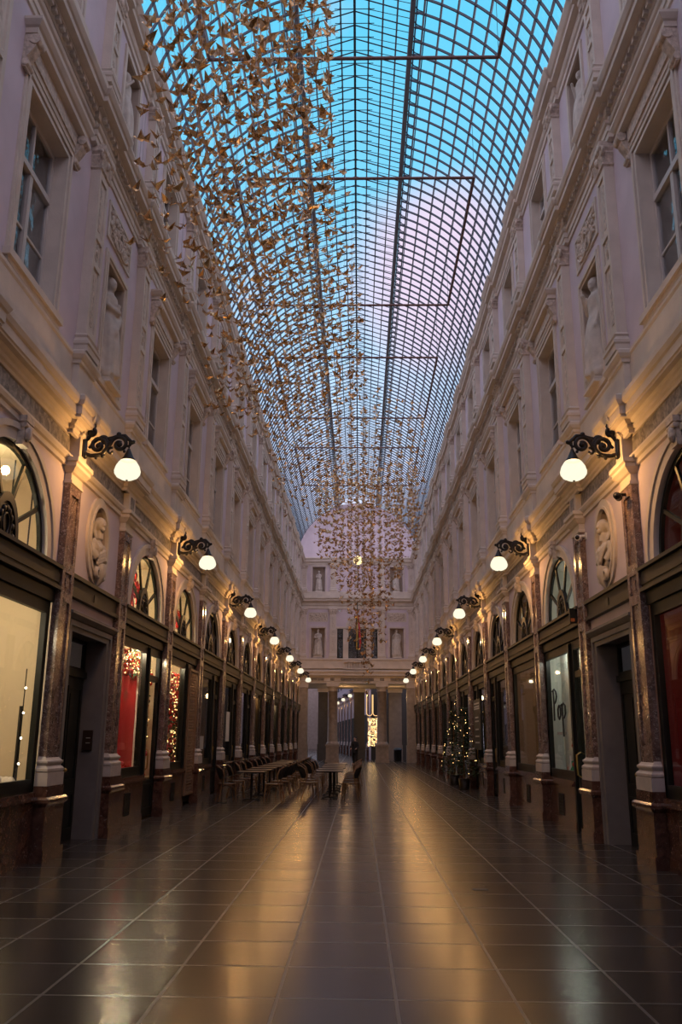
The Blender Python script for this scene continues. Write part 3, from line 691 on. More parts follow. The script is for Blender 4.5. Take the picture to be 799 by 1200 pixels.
    # marble dado with a vent
    for x0, x1, b in segs:
        if b > .5:
            e0, e1 = max(x0, -1.62), min(x1, 1.62); m = MB(); m.box(e0, e1, -.15, .05, 0, .15); m.box(e0, e1, -.15, .03, .15, .78); m.build('dado', MARBR, t)
            m = MB(); m.box(e0, e1, -.15, .09, .78, .83); m.box(e0, e1, -.15, .06, .83, .88); m.build('window_ledge', MARBR, t)
            m = MB(); xc = (x0 + x1) / 2; m.frame(xc - .2, xc + .2, .2, .6, .03, .03, .045); m.box(xc - .17, xc + .17, .028, .034, .23, .57)
            for k in range(5): m.box(xc - .17, xc + .17, .034, .044, .26 + .06 * k, .285 + .06 * k)
            m.build('vent_grille', IRON, t)
    # interior of the display
    D = -1.35; m = MB(); xl, xr = -1.91, 1.91
    m.face([(xl, D, 0), (xr, D, 0), (xr, D, 5.3), (xl, D, 5.3)]); m.face([(xl, -.11, 0), (xl, D, 0), (xl, D, 5.3), (xl, -.11, 5.3)]); m.face([(xr, -.11, 0), (xr, -.11, 5.3), (xr, D, 5.3), (xr, D, 0)])
    m.face([(xl, -.11, 5.3), (xr, -.11, 5.3), (xr, D, 5.3), (xl, D, 5.3)]); m.face([(xl, -.11, .8), (xl, D, .8), (xr, D, .8), (xr, -.11, .8)])
    m.build('interior', inside, t)
    return t
def lamp_in(loc, e, col, r=.15, name='shop_light'):
    l = bpy.data.lights.new(name, 'POINT'); l.energy = e; l.color = col; l.shadow_soft_size = r
    o = bpy.data.objects.new(name, l); C.objects.link(o); o.location = loc; return o
WARM = (1, .72, .40)
shop = {}
def put_shop(side, i, proto_args=None, copy=None, label=None):
    XF, RZ = (XL, -pi / 2) if side == 'left' else (XR, pi / 2)
    c = sum(BAYS[i]) / 2
    if copy is None:
        t = shopfront(label, *proto_args); t.location = XF(c, 0, 0); t.rotation_euler = (0, 0, RZ)
    else:
        t = dup(copy, XF(c, 0, 0), RZ, label)
    t['group'] = 'arched shop fronts'
    shop[(side, i)] = t; return t
# near bays.  local +x points toward the camera on the left side and away from it on the right side
put_shop('left', 1, (CREAM,), label='cream-lit arched shop front at the left edge of the view')
put_shop('left', 3, (CREAM, -1), label='arched shop front with the bright red display, behind the left doorway')
put_shop('left', 4, (CREAM, -1), label='arched shop front full of red and gold garlands, left wall')
put_shop('left', 5, (AMBER, -1), label='dim arched shop front just beyond the garland window, left wall')
put_shop('right', 1, (REDIN,), label='arched shop front with the deep red window at the right edge')
put_shop('right', 3, (PALEIN, -1), label='arched shop front with white window and black script lettering')
put_shop('right', 4, (AMBER,), label='arched shop front with the amber window, right wall')
put_shop('right', 5, (DARKIN, 1), label='dark arched shop front just beyond the amber window, right wall')
darkP = put_shop('left', 6, (DARKIN, -1), label='dark arched shop front behind the cafe terrace, sixth from the camera on the left')
ambP = put_shop('right', 7, (AMBER, 1), label='arched shop front with fairy lights in front, seventh from the camera on the right')
for i in range(7, len(BAYS)):
    put_shop('left', i, copy=shop[('left', 3)] if i in (8, 10, 12) else darkP, label='far arched shop front, %s from the camera on the left wall' % ORD[i - 1])
for i in range(8, len(BAYS)):
    put_shop('right', i, copy=ambP if i in (9, 12, 14) else darkP, label='far arched shop front, %s from the camera on the right wall' % ORD[i - 1])
for side in ('left', 'right'):
    put_shop(side, 0, copy=darkP, label='arched shop front beside the camera, %s wall' % side)
# plain open arch with a panelled back and sign board (right, between two shops)
t = put_shop('right', 6, (AMBER, 1), label='arched recess with brown panel and black sign board, right wall')
cc = lambda i: sum(BAYS[i]) / 2
for (side, i, e, col, zz) in (('left', 1, 60, (1, .82, .56), 3.1), ('left', 3, 16, (1, .80, .5), 3.1), ('left', 4, 14, WARM, 3.1), ('left', 5, 3, WARM, 3.0), ('left', 8, 30, (1, .52, .20), 2.8), ('left', 10, 40, (1, .62, .30), 2.8), ('left', 12, 40, WARM, 2.8),
                              ('right', 1, 7, (1, .55, .3), 3.1), ('right', 3, 26, (1, .97, .82), 3.1), ('right', 4, 9, (1, .68, .35), 3.1), ('right', 6, 1.5, WARM, 3.0), ('right', 7, 3, WARM, 3.0), ('right', 9, 12, WARM, 2.8), ('right', 12, 14, WARM, 2.8)):
    c = cc(i); lamp_in((-W - .75, c, zz) if side == 'left' else (W + .75, c, zz), e, col)
for (side, i, e) in (('left', 1, 65), ('left', 3, 75), ('left', 4, 60)):
    lamp_in((-W - .8, cc(i), 4.6), e, (1, .85, .5))

for i, dy, e in ((3, .1, 48), (3, .7, 48), (4, .2, 16), (4, .7, 16)):      # display spots close behind the glass
    lamp_in((-W - .13, cc(i) + dy, 3.28), e, (1, .80, .52), .03)
# ---- contents of the near displays
def on(side, i, x, y, z):
    """shop-local (x toward camera on the left / away on the right) to world"""
    c = cc(i); return (-W + y, c - x, z) if side == 'left' else (W - y, c + x, z)
RZs = {'left': -pi / 2, 'right': pi / 2}
def put(m, name, mt, side, i, x, y, z, label, cat, group=None):
    o = m.build(name, mt); o.location = on(side, i, x, y, z); o.rotation_euler = (0, 0, RZs[side]); return tag(o, label, cat, group)
# left 1: spot lamps on a rail, fluffy snow, pendant globe in the fanlight
for k, x in enumerate((-1.45, -.75, -.05)):
    t = thing('spot_lamp', '', 'lamp', on('left', 1, x, -.32, 3.62), RZs['left'], 'spot lamps in the cream-lit window')
    t['label'] = 'small black bell-shaped spot lamp hanging in the cream window, %s from the doorway' % ORD[k]
    m = MB(); m.tube([(0, 0, 0), (0, 0, 1.6)], .012); m.build('cord', IRON, t)
    m = MB(); m.lathe([(.01, -.02), (.03, -.04), (.045, -.1), (.08, -.16), (.085, -.2)], 14); m.build('lamp_shade', IRON, t)
    m = MB(); m.ball((0, 0, -.2), .06, .06, .025); m.build('lens', SPOTM, t)
m = MB(); rnd = random.Random(5)
for k in range(90): m.ball((rnd.uniform(-1.6, 1.6), rnd.uniform(-.12, .12), rnd.uniform(0, .09)), rnd.uniform(.04, .09), n=8, k=5)
o = put(m, 'artificial_snow', mat('white fleece', (.8, .72, .6), .9), 'left', 1, 0, -.34, .98, 'white fleece snow lying on the ledge of the cream window', 'snow'); o['kind'] = 'stuff'
t = thing('string_light', 'vertical string of small round bulbs at the edge of the cream window', 'lights', on('left', 1, -1.62, -.22, 1.0), RZs['left'])
m = MB(); m.tube([(0, 0, 0), (0, 0, 1.5)], .008); m.box(-.03, .03, -.04, -.01, -.12, 1.0); m.build('cable', IRON, t)
for k in range(4):
    m = MB(); m.ball((.05, .03, .25 + .33 * k), .014); m.build('bulb', SPOTM, t)
t = thing('glowing_globe', 'round glowing pendant globe behind the cream fanlight', 'lamp', on('left', 1, -.35, -.8, 4.62), RZs['left'])
m = MB(); m.ball((0, 0, 0), .2, n=16, k=10); m.build('globe', milk('pendant glass', (1, .88, .6), 1.3, .2), t)
m = MB(); m.tube([(0, 0, .2), (0, 0, .68)], .012); m.build('cord', IRON, t)
# left 3: red panel, white post, sparkle garland, red bows in the fanlight
m = MB(); m.box(-.66, .66, -.03, .03, 0, 2.05); put(m, 'red_backdrop', REDP, 'left', 3, -.48, -.40, .81, 'tall bright red display panel behind the shop window, left wall', 'panel')
m = MB(); m.box(-.09, .09, -.06, .06, 0, 2.25); m.box(-.1, .1, -.07, .07, 0, .06); put(m, 'display_post', WHITEP, 'left', 3, -1.32, -.40, .81, 'cream post beside the red display panel', 'post')
def bow(name, side, i, x, y, z, s, label, group):
    m = MB()
    for q in (-1, 1):
        m.tube([(0, 0, 0), (q * .10 * s, .02, .10 * s), (q * .20 * s, .02, .05 * s), (q * .16 * s, .02, -.05 * s), (0, 0, 0)], .02 * s, 6)
        m.tube([(0, 0, 0), (q * .06 * s, .02, -.14 * s), (q * .1 * s, .02, -.26 * s)], .018 * s, 6)
    m.ball((0, .02, 0), .035 * s)
    put(m, name, REDB, side, i, x, y, z, label, 'bow', group)
for i in (3, 4):
    for k, (x, z) in enumerate(((.55, 4.62), (.1, 4.78), (-.4, 4.6), (.05, 4.45))):
        bow('ribbon_bow', 'left', i, x, -.3, z, 1.3, 'red ribbon bow hanging behind the lit fanlight %s, left wall' % ('above the red window' if i == 3 else 'above the garland window'), 'red bows in the %s fanlight' % ('first' if i == 3 else 'second'))
def garland(side, i, x0, x1, z0, z1, y, n, label, seed, big=1.0, bulbs=True):
    t = thing('christmas_garland', label, 'garland', on(side, i, (x0 + x1) / 2, y, z0), RZs[side])
    r = random.Random(seed); w = (x1 - x0) / 2; h = z1 - z0
    m = MB(); 
    for k in range(n):
        c = (r.uniform(-w, w), r.uniform(-.1, .08), r.uniform(0, h)); d = Vector((r.uniform(-1, 1), r.uniform(-.3, 1), r.uniform(-1, 1))).normalized() * r.uniform(.06, .13) * big
        e = Vector((r.uniform(-1, 1), r.uniform(-1, 1), r.uniform(-1, 1))).normalized() * .025 * big; c = Vector(c)
        m.face([c, c + d * .5 + e, c + d, c + d * .5 - e])
    g = m.build('fir_foliage', GREEN, t); g['kind'] = 'stuff'
    m = MB()
    for k in range(n // 7): m.ball((r.uniform(-w, w), r.uniform(.0, .12), r.uniform(0, h)), r.uniform(.03, .06) * big, n=8, k=5)
    g = m.build('red_bauble', REDB, t); g['kind'] = 'stuff'
    m = MB()
    for k in range(n // 10): m.ball((r.uniform(-w, w), r.uniform(.0, .12), r.uniform(0, h)), r.uniform(.025, .05) * big, n=8, k=5)
    g = m.build('gold_bauble', GOLD, t); g['kind'] = 'stuff'
    if bulbs:
        m = MB()
        for k in range(n // 6): m.ball((r.uniform(-w, w), r.uniform(.06, .14), r.uniform(0, h)), .012, n=5, k=3)
        g = m.build('fairy_bulb', BULB, t); g['kind'] = 'stuff'
    return t
garland('left', 3, -1.72, -1.25, .1, 3.1, -.33, 420, 'sparkling green and gold garland behind the glass door beside the red panel', 11)
garland('left', 4, -1.45, .3, .9, 3.15, -.36, 1500, 'dense red and gold garland filling the second lit window on the left', 12, 1.1)
garland('left', 3, -1.1, .4, 2.8, 3.3, -.34, 260, 'row of glittering ornaments along the top of the red window', 13)
m = MB(); rnd = random.Random(9)
for k in range(60): m.ball((rnd.uniform(-.6, .6), rnd.uniform(-.05, .04), rnd.uniform(0, .25) * rnd.random()), rnd.uniform(.02, .06), n=7, k=5)
o = put(m, 'bauble_heap', REDB, 'left', 3, -.3, -.22, .90, 'heap of shiny red baubles at the foot of the red panel', 'baubles'); o['kind'] = 'stuff'
# left 4: brown perforated shutter
m = MB(); 
for k in range(7):
    for s in (-1, 1):
        a = -.5 + k * .1429; 
        p0, p1 = (a if s > 0 else a, 0), (a + s * 3.0, 3.0)
        # clip the diagonal bar to the shutter
        x0, z0_ = p0; x1, z1_ = p1; pts = []
        for tt in [q / 40 for q in range(41)]:
            x = x0 + (x1 - x0) * tt; z = 3.0 * tt
            xx = ((x + .5) % 1.0) - .5
            pts.append((xx, z))
        seg = [pts[0]]
        for q in pts[1:]:
            if abs(q[0] - seg[-1][0]) > .5:
                if len(seg) > 1: m.tube([(sx, 0, sz) for sx, sz in (seg[0], seg[-1])], .010, 4)
                seg = [q]
            else: seg.append(q)
        if len(seg) > 1: m.tube([(sx, 0, sz) for sx, sz in (seg[0], seg[-1])], .010, 4)
m.frame(-.55, .55, -.02, 3.05, .05, -.02, .03)
put(m, 'lattice_shutter', LATT, 'left', 4, -1.15, .055, .25, 'folding brown lattice grille over the doorway beside the garland window', 'grille')
# left 6: white poster on the dark door
m = MB(); m.box(-.35, .35, 0, .012, 0, .95); put(m, 'poster', WHITEP, 'left', 6, -.0, -.045, 1.5, 'pale poster in the dark window behind the terrace', 'poster')
m = MB(); m.box(-.32, .32, 0, .012, 0, .35); put(m, 'menu_card', mat('menu paper', (.4, .37, .33), .7), 'left', 5, .8, -.045, 1.3, 'pale menu card in the dim window, left wall', 'menu')
for i, wd, e, col in ((8, 'eighth', 45, (1, .45, .14)), (10, 'tenth', 55, (1, .66, .34))):  # backdrops and their lamps added to imitate warm strips of light
    m = MB(); m.box(-1.3, 1.3, -.02, .02, 0, 2.6); put(m, 'added_glow_backdrop', CREAM, 'left', i, -.4, -.30, .81, 'plain backdrop added to catch warm light in the %s shop window, left wall' % ORD[i - 1], 'panel')
    for dx in (-.3, .6): lamp_in((-W - .13, cc(i) + dx, 3.25), e, col, .03)
# right 1: red curtain panel and gold sprays
m = MB(); rows = [[(x, .05 * sin(x * 22), z) for x in [-.5 + .02 * k for k in range(51)]] for z in (0, 2.3)]; m.grid(rows, 0, True); put(m, 'red_curtain', mat('red velvet', (.42, .02, .015), .7), 'right', 1, -.2, -.4, .83, 'red velvet curtain at the near edge of the right-hand red window', 'curtain')
garland('right', 1, -.9, .7, 1.9, 3.25, -.5, 420, 'gold and copper ornament spray hanging in the red window', 21, 1.0)
t = thing('display_arch', 'gilded round arch standing in the red window', 'display', on('right', 1, .2, -.6, .81), RZs['right'])
m = MB(); m.tube([(-.55, 0, 0), (-.55, 0, .9)] + [(-.55 * cos(pi * k / 12), 0, .9 + .55 * sin(pi * k / 12)) for k in range(13)] + [(.55, 0, 0)], .035, 8); m.build('arch_tube', GOLD, t)
m = MB(); m.box(-.65, .65, -.15, .15, 0, .06); m.build('foot', REDB, t)
# right 3: script lettering, flower vase, bottles
m = MB(); m.box(-1.2, 1.2, -.02, .02, 0, 2.65); put(m, 'white_backdrop', PALEIN, 'right', 3, .68, -.40, .81, 'plain white backdrop behind the script lettering window', 'panel')
for dx in (.2, 1.1): lamp_in((W + .14, cc(3) + dx, 3.3), 9, (.95, 1, .86), .03)
t = thing('window_lettering', 'black handwritten word on the white shop window, right wall', 'lettering', on('right', 3, .48, -.035, 2.0), RZs['right'])
def stroke(pts, r=.013):
    m = MB(); m.tube([(x, 0, z) for x, z in pts], r, 6); return m
def letter(name, strokes, x):
    m = MB()
    for s in strokes: m.tube([(-(x + a) * 1.25, 0, b) for a, b in s], .018, 6)
    m.build(name, INK, t)
P_ = [[(0, .62), (.02, .3), (.0, 0)], [(-.06, .60), (.08, .64), (.2, .58), (.24, .48), (.16, .38), (.02, .33)]]
letter('letter_p', P_, -.55)
letter('letter_o', [[(.12, .30), (.02, .22), (.02, .08), (.1, .02), (.2, .1), (.2, .24), (.12, .30), (.2, .28), (.28, .3)]], -.28)
letter('letter_p', [[(.0, .32), (.02, .0), (.03, -.32)], [(.0, .26), (.1, .33), (.22, .27), (.22, .12), (.12, .04), (.02, .07)]], .04)
m = MB(); m.box(-.42, .42, 0, .004, 0, .05); put(m, 'window_stripe', mat('grey decal', (.3, .3, .28), .6), 'right', 3, .62, -.05, 1.72, 'thin grey line of lettering below the script word', 'decal')
t = thing('flower_vase', 'glass vase of red and orange flowers in the white window', 'vase', on('right', 3, .5, -.3, .81), RZs['right'])
m = MB(); m.lathe([(.05, 0), (.07, .05), (.05, .15), (.06, .22)], 14); m.build('vase', mat('dark vase', (.2, .2, .2), .1), t)
m = MB(); m.tube([(0, 0, .15), (.02, 0, .5), (0, .02, .8)], .008); m.tube([(0, 0, .15), (-.05, 0, .4)], .008); m.build('stem', GREEN, t)
for (x, z, r, mt) in ((0, .82, .08, CANE), (.06, .7, .07, REDB), (-.06, .62, .06, mat('orange petals', (.6, .2, .04), .6)), (.02, .5, .06, CANE), (-.05, .34, .1, REDP)):
    m = MB(); m.ball((x, .02, z), r, r, r * .8)
    for k in range(6): m.ball((x + r * cos(k), .04, z + r * .8 * sin(k * 1.05)), r * .45, n=7, k=5)
    m.build('flower', mt, t)
for k, (x, h, mt) in enumerate(((.85, .4, mat('green bottle', (.05, .3, .15), .1)), (1.0, .5, WHITEP), (.15, .3, WHITEP), (1.2, .28, REDB))):
    m = MB(); m.lathe([(.055, 0), (.055, h * .55), (.02, h * .72), (.02, h), (.0, h)], 12)
    put(m, 'display_bottle', mt, 'right', 3, x, -.28, .81, '%s bottle on the ledge of the white window' % ['green', 'tall white', 'short white', 'small red'][k], 'bottle')
# right 4: glowing globe imitating a lamp reflection in the amber window, brass floor stand
t = thing('glowing_globe', 'round white globe standing in for a lamp reflection in the amber window', 'lamp', on('right', 4, -.1, -.5, 2.75), RZs['right'])
m = MB(); m.ball((0, 0, 0), .11, n=14, k=9); m.build('globe', SPOTM, t); m = MB(); m.tube([(0, 0, .1), (0, 0, 2.5)], .008); m.build('cord', IRON, t)
# right 6: black sign board
t = thing('sign_board', 'black menu board with white lines under the arched recess, right wall', 'sign', on('right', 6, -.1, .14, 1.3), RZs['right'])
m = MB(); m.box(-.85, .85, -.06, .0, 0, 1.6); m.build('board', SIGNB, t)
m = MB()
for z, w in ((1.45, .6), (1.35, .62), (1.28, .65), (1.0, .4), (.88, .45), (.62, .38), (.4, .46), (.2, .5)): m.box(-w, w, 0, .004, z, z + .045)
m.build('text_line', SIGNW, t)
m = MB(); rows = [[(x, 0, z) for x, z in fan(m, 0, ARX - .05, ARZ - .05, AZ0)], [(x, .02, z) for x, z in fan(m, 0, ARX - .05, ARZ - .05, AZ0)]]
m.face([(x, 0.02, z) for x, z in fan(m, 0, ARX - .09, ARZ - .09, AZ0)]); m.box(-1.6, 1.6, -.02, .02, 3.0, 3.4)
o = m.build('arch_panel', mat('brown plaster', (.22, .14, .085), .8)); o.location = on('right', 6, 0, -.135, 0); o.rotation_euler = (0, 0, RZs['right']); tag(o, 'plain brown panel filling the arched recess over the sign board', 'panel')
# fairy light trees in front of the right wall
def tree(x, y, h, label, seed):
    t = thing('christmas_tree', label, 'tree', (x, y, 0)); r = random.Random(seed)
    m = MB(); m.lathe([(.16, 0), (.2, .35), (.17, .35), (.0, .34)], 14); m.build('pot', IRON, t)
    m = MB(); m.tube([(0, 0, .3), (0, 0, h)], [.04, .01]); m.build('trunk', CANE, t)
    m = MB()
    for k in range(1500):
        z = .45 + (h - .45) * r.random() ** 1.3; R = .5 * (1 - (z - .3) / (h - .2)) + .03; a = r.uniform(0, 2 * pi); q = R * sqrt(r.random())
        c = Vector((q * cos(a), q * sin(a), z)); d = Vector((cos(a), sin(a), r.uniform(-.4, .4))) * r.uniform(.08, .16); e = Vector((-sin(a), cos(a), r.uniform(-.5, .5))) * .022
        m.face([c, c + d * .5 + e, c + d, c + d * .5 - e])
    g = m.build('fir_foliage', GREEN, t); g['kind'] = 'stuff'
    m = MB()
    for k in range(26):
        z = .5 + (h - .5) * r.random(); R = .52 * (1 - (z - .3) / (h - .2)) + .05; a = r.uniform(0, 2 * pi); m.ball((R * cos(a), R * sin(a), z), .011, n=5, k=3)
    g = m.build('fairy_bulb', BULB, t); g['kind'] = 'stuff'
tree(3.70, 30.6, 2.7, 'slim fir tree with fairy lights by the right wall, nearer one', 31)
tree(3.70, 33.7, 2.7, 'slim fir tree with fairy lights by the right wall, farther one', 32)
m = MB()
for k in range(46):
    a = k / 45; m.ball((.75 * a * cos(a * 9), 0, 2.4 - .9 * a + .25 * sin(a * 14)), .016, n=5, k=3)
# security cameras and bracket sign
for k, (p, z, dx) in enumerate(((PIL[3], 5.12, -.32), (PIL[2], 5.12, .02))):
    t = thing('security_camera', ['white security camera beside the capital of the second right pilaster', 'dark small camera on the capital of the first right pilaster'][k], 'camera', (W - .0, p + dx, z), pi / 2)
    m = MB(); m.tube([(0, 0, 0), (0, .1 + .08 * k, 0), (0, .14 + .08 * k, -.02)], .025, 8); m.box(-.05, .05, 0, .02, -.06, .06); m.build('bracket', CAMW if k == 0 else IRON, t)
    m = MB(); m.tube([(.02, .12 + .08 * k, -.04), (-.16, .2 + .08 * k, -.06)], .055, 12); m.build('housing', CAMW if k == 0 else IRON, t)
    m = MB(); m.ball((-.165, .202 + .08 * k, -.061), .04, n=10, k=6); m.build('lens', IRON, t)
t = thing('hanging_sign', 'small dark box sign on the pilaster beside the white window', 'sign', (W - .06, PIL[3] + .40, 3.66), pi / 2)
m = MB(); m.box(-.06, .06, 0, .05, 0, .28); m.build('bracket', IRON, t); m = MB(); m.box(-.04, .04, .05, .15, .01, .27); m.build('sign_face', WOOD, t)
m = MB(); m.box(-.042, .042, .065, .135, .03, .09); m.build('orange_label', mat('orange label', (.5, .14, .03), .5), t)

# ------------------------------------------------------------------ wall lamps
def spiral(c, r0, r1, a0, a1, n=26):
    return [(0, c[0] + (r0 + (r1 - r0) * k / n) * cos(a0 + (a1 - a0) * k / n), c[1] + (r0 + (r1 - r0) * k / n) * sin(a0 + (a1 - a0) * k / n)) for k in range(n + 1)]
def make_lamp():
    t = thing('wall_lamp', '', 'lamp')
    m = MB(); m.box(-.07, .07, 0, .03, -.2, .12); m.ball((0, .03, -.16), .06, .04, .06, 8, 6)
    m.build('back_plate', IRON, t)
    m = MB()
    m.tube([(0, .02, -.14), (0, .12, -.17), (0, .25, -.16)] + spiral((.22, -.01), .15, .03, -1.4, 7.5), .033, 7)
    m.tube([(0, .03, .08), (0, .10, .16)] + spiral((.10, .2), .075, .02, 2.4, -4.5), .031, 7)
    m.tube([(0, .30, -.12), (0, .38, -.02), (0, .42, .06)] + spiral((.54, .01), .13, .03, 2.7, -5.2), .031, 7)
    m.tube([(0, .36, .1), (0, .44, .12), (0, .52, .15), (0, .62, .15), (0, .69, .08), (0, .74, .03), (0, .76, .05)], .028, 7)
    m.tube([(0, .26, .13), (0, .33, .11), (0, .38, .02)], .028, 7)
    m.tube([(0, .11, .18), (0, .16, .30), (0, .14, .36)], [.018, .012, .004], 6)
    m.tube([(0, .08, -.05), (0, .16, .05)] + spiral((.30, .07), .08, .02, 2.6, -3.5), .022, 6); m.tube(spiral((.66, .02), .07, .015, 2.2, -4.0), .02, 6); m.tube(spiral((.42, -.10), .06, .015, 1.2, 6.5), .02, 6)
    for y, z, r in ((.22, -.01, .045), (.54, .01, .045), (.10, .2, .035), (.52, .17, .04), (.3, -.17, .035), (.40, .08, .04), (.75, .05, .03), (.2, -.2, .03), (.62, -.1, .025)):
        m.ball((0, y, z), r * .8, r, r, 8, 6)
    m.build('scroll_bracket', IRON, t)
    m = MB(); m.tube([(0, .69, .07), (0, .69, -.05)], .014, 6); m.lathe([(.02, -.06), (.03, -.09), (.075, -.19), (.11, -.235), (.115, -.25)], 16, (0, .69, 0)); m.build('lamp_cap', IRON, t)
    m = MB(); m.lathe([(.10, -.235), (.135, -.275), (.175, -.34), (.195, -.41), (.19, -.455), (.155, -.505), (.09, -.54), (.03, -.55), (.001, -.555)], 24, (0, .69, 0)); m.build('globe', GLOBE, t)
    m = MB(); m.lathe([(.001, -.57), (.018, -.56), (.018, -.545)], 8, (0, .69, 0)); m.build('finial', IRON, t)
    return t
LMP = make_lamp(); KIDS[LMP.name] = [(c, kids(c)) for c in kids(LMP)]
LZ = 5.88; LCOL = (1, .50, .15); LE = 190
for side, XF, RZ in SIDES:
    for n_, i in enumerate(LAMP_I):
        if i == 0: continue
        first_or_dup(LMP, 'lamp', XF(PIL[i], .16, LZ), RZ, 'opal globe lamp on a black scroll bracket, %s wall, %s from the camera' % (side, ORD[n_ - 1]), 'globe lamps along the walls')
        p = XF(PIL[i], .16 + .69, LZ - .4); lamp_in(p, LE, LCOL, .07, 'lamp_bulb')

# ------------------------------------------------------------------ glass vault
R, ZC = 4.6, 14.4; A0 = asin_ = math.asin(1.5 / R)
YR0, YR1 = -6.0, YEND
def vpt(a, r=R): return (r * sin(a), ZC + r * cos(a))
AMAX = radians(86)
BX, BZ = vpt(A0)
mb = MB(); n = 20
for s in (-1, 1):
    pts = [vpt(A0 + (AMAX - A0) * k / n, R + .05) for k in range(n + 1)]
    mb.grid([[(s * x, y, z) for x, z in pts] for y in (YR0, YR1)], 0, True)
ceil_ = struct(mb.build('ceiling', GLASSR))
mb = MB()
for s in (-1, 1):
    mb.face([(0, YR0, 19.72), (s * 1.6, YR0, 19.16), (s * 1.6, YR1, 19.16), (0, YR1, 19.72)])
    mb.face([(s * 1.52, YR0, BZ + .02), (s * 1.52, YR0, 19.18), (s * 1.52, YR1, 19.18), (s * 1.52, YR1, BZ + .02)])
mb.build('lantern_glass', GLASSR, ceil_)
# one rib: both vault arcs, lantern rafters and tie
def rib(mb, y, w=.015):
    for s in (-1, 1):
        n = 22; o = [vpt(A0 + (AMAX - A0) * k / n, R + .03) for k in range(n + 1)]; i = [vpt(A0 + (AMAX - A0) * k / n, R - .03) for k in range(n + 1)]
        for (P, Q) in ((o, i),):
            mb.grid([[(s * x, y - w, z) for x, z in i], [(s * x, y + w, z) for x, z in i]], 0, False)
            mb.grid([[(s * x, y - w, z) for x, z in o], [(s * x, y - w, z) for x, z in i]], 0, False)
            mb.grid([[(s * x, y + w, z) for x, z in i], [(s * x, y + w, z) for x, z in o]], 0, False)
        mb.tube([(0, y, 19.68), (s * 1.6, y, 19.12)], .022, 4); mb.tube([(s * .35, y, 19.53), (s * .38, y, 19.28), (s * 1.45, y, 18.98)], .012, 4)
        mb.tube([(s * 1.45, y, 19.12), (s * 1.47, y, 18.93), (s * 1.56, y, 18.80), (s * 1.72, y, 18.72)], .018, 4)
    mb.tube([(-.5, y, 19.30), (.5, y, 19.30)], .014, 4)
STEP = AB / 9
ys = []
y = YEND - .2
while y > YR0: ys.append(y); y -= STEP
ys = ys[::-1]
vis = [y for y in ys if y > 10.5]; rest = [y for y in ys if y <= 10.5] + vis[96:]
m = MB(); rib(m, 0); rp = m.build('arched_rib', STEEL, ceil_); rp.location = (0, vis[0], 0)
for y in vis[1:96]:
    o = rp.copy(); C.objects.link(o); o.parent = ceil_; o.location = (0, y, 0)
m = MB()
for y in rest: rib(m, y)
o = m.build('distant_rib', STEEL, ceil_); o['kind'] = 'stuff'
for s in (-1, 1):
    for k in range(13):
        a = A0 + .045 + (AMAX - A0 - .045) * k / 12; x, z = vpt(a, R - .0); tx, tz = cos(a), -sin(a); nx, nz = sin(a), cos(a)
        m = MB(); q = [(x + tx * .018 * p + nx * .03 * r_, z + tz * .018 * p + nz * .03 * r_) for p, r_ in ((-1, -1), (1, -1), (1, 1), (-1, 1))]
        m.grid([[(s * px, y, pz) for px, pz in q] for y in (YR0, YR1)], 0, False, True); m.build('purlin', PURL, ceil_)
    m = MB(); m.box(s * 1.43 - .06, s * 1.43 + .06, YR0, YR1, 18.78, 19.0); m.build('lantern_beam', PURL, ceil_)
    for k, x in enumerate((.36, .72, 1.08)):
        m = MB(); z = 19.7 - x * .3375 - .02; m.box(s * x - .02, s * x + .02, YR0, YR1, z - .03, z + .02); m.build('lantern_bar', PURL, ceil_)
    m = MB(); m.box(s * 1.75 - .012, s * 1.75 + .012, YR0, YR1, 18.72, 18.78); m.tube([(s * 1.52, YR0, 18.81), (s * 1.52, YR1, 18.81)], .02, 5); m.build('gutter_rail', STEEL, ceil_)
m = MB(); m.box(-.03, .03, YR0, YR1, 19.22, 19.72); m.build('ridge_beam', STEEL, ceil_)
# back closure far behind the camera
m = MB(); m.face([(-5.5, YR0, 0), (5.5, YR0, 0), (5.5, YR0, 14.9), (-5.5, YR0, 14.9)])
for s in (-1, 1): m.face([(s * W, YR0, 0), (s * W, Y0 + .2, 0), (s * W, Y0 + .2, 14.5), (s * W, YR0, 14.5)])
struct(m.build('wall_back', PINK))

# ------------------------------------------------------------------ rust-red hanging frames and the flock
FR = [(8.6, 15.37), (19.45, 26.2), (30.3, 36.7), (40.8, 47.4)]; FZ = 15.6
names = ['nearest', 'second', 'third', 'farthest']
for k, (y0, y1) in enumerate(FR):
    t = thing('rigging_rectangle', 'thin rust-red rectangular rig hanging under the vault, %s of the four' % names[k], 'frame', (0, (y0 + y1) / 2, FZ)); h = (y1 - y0) / 2; X = 3.08
    for nm, p, q in (('cross_bar', (-X, -h, 0), (X, -h, 0)), ('cross_bar', (-X, h, 0), (X, h, 0)), ('side_rail', (-X, -h, 0), (-X, h, 0)), ('side_rail', (X, -h, 0), (X, h, 0))):
        m = MB(); m.tube([p, q], .038, 8); m.build(nm, RAILM, t)
    for sx in (-1, 1):
        for sy in (-1, 1):
            m = MB(); zz = ZC + sqrt(R * R - X * X) - FZ; m.tube([(sx * X, sy * h, 0), (sx * X, sy * h, zz)], .006, 5); m.build('suspension_wire', IRON, t)
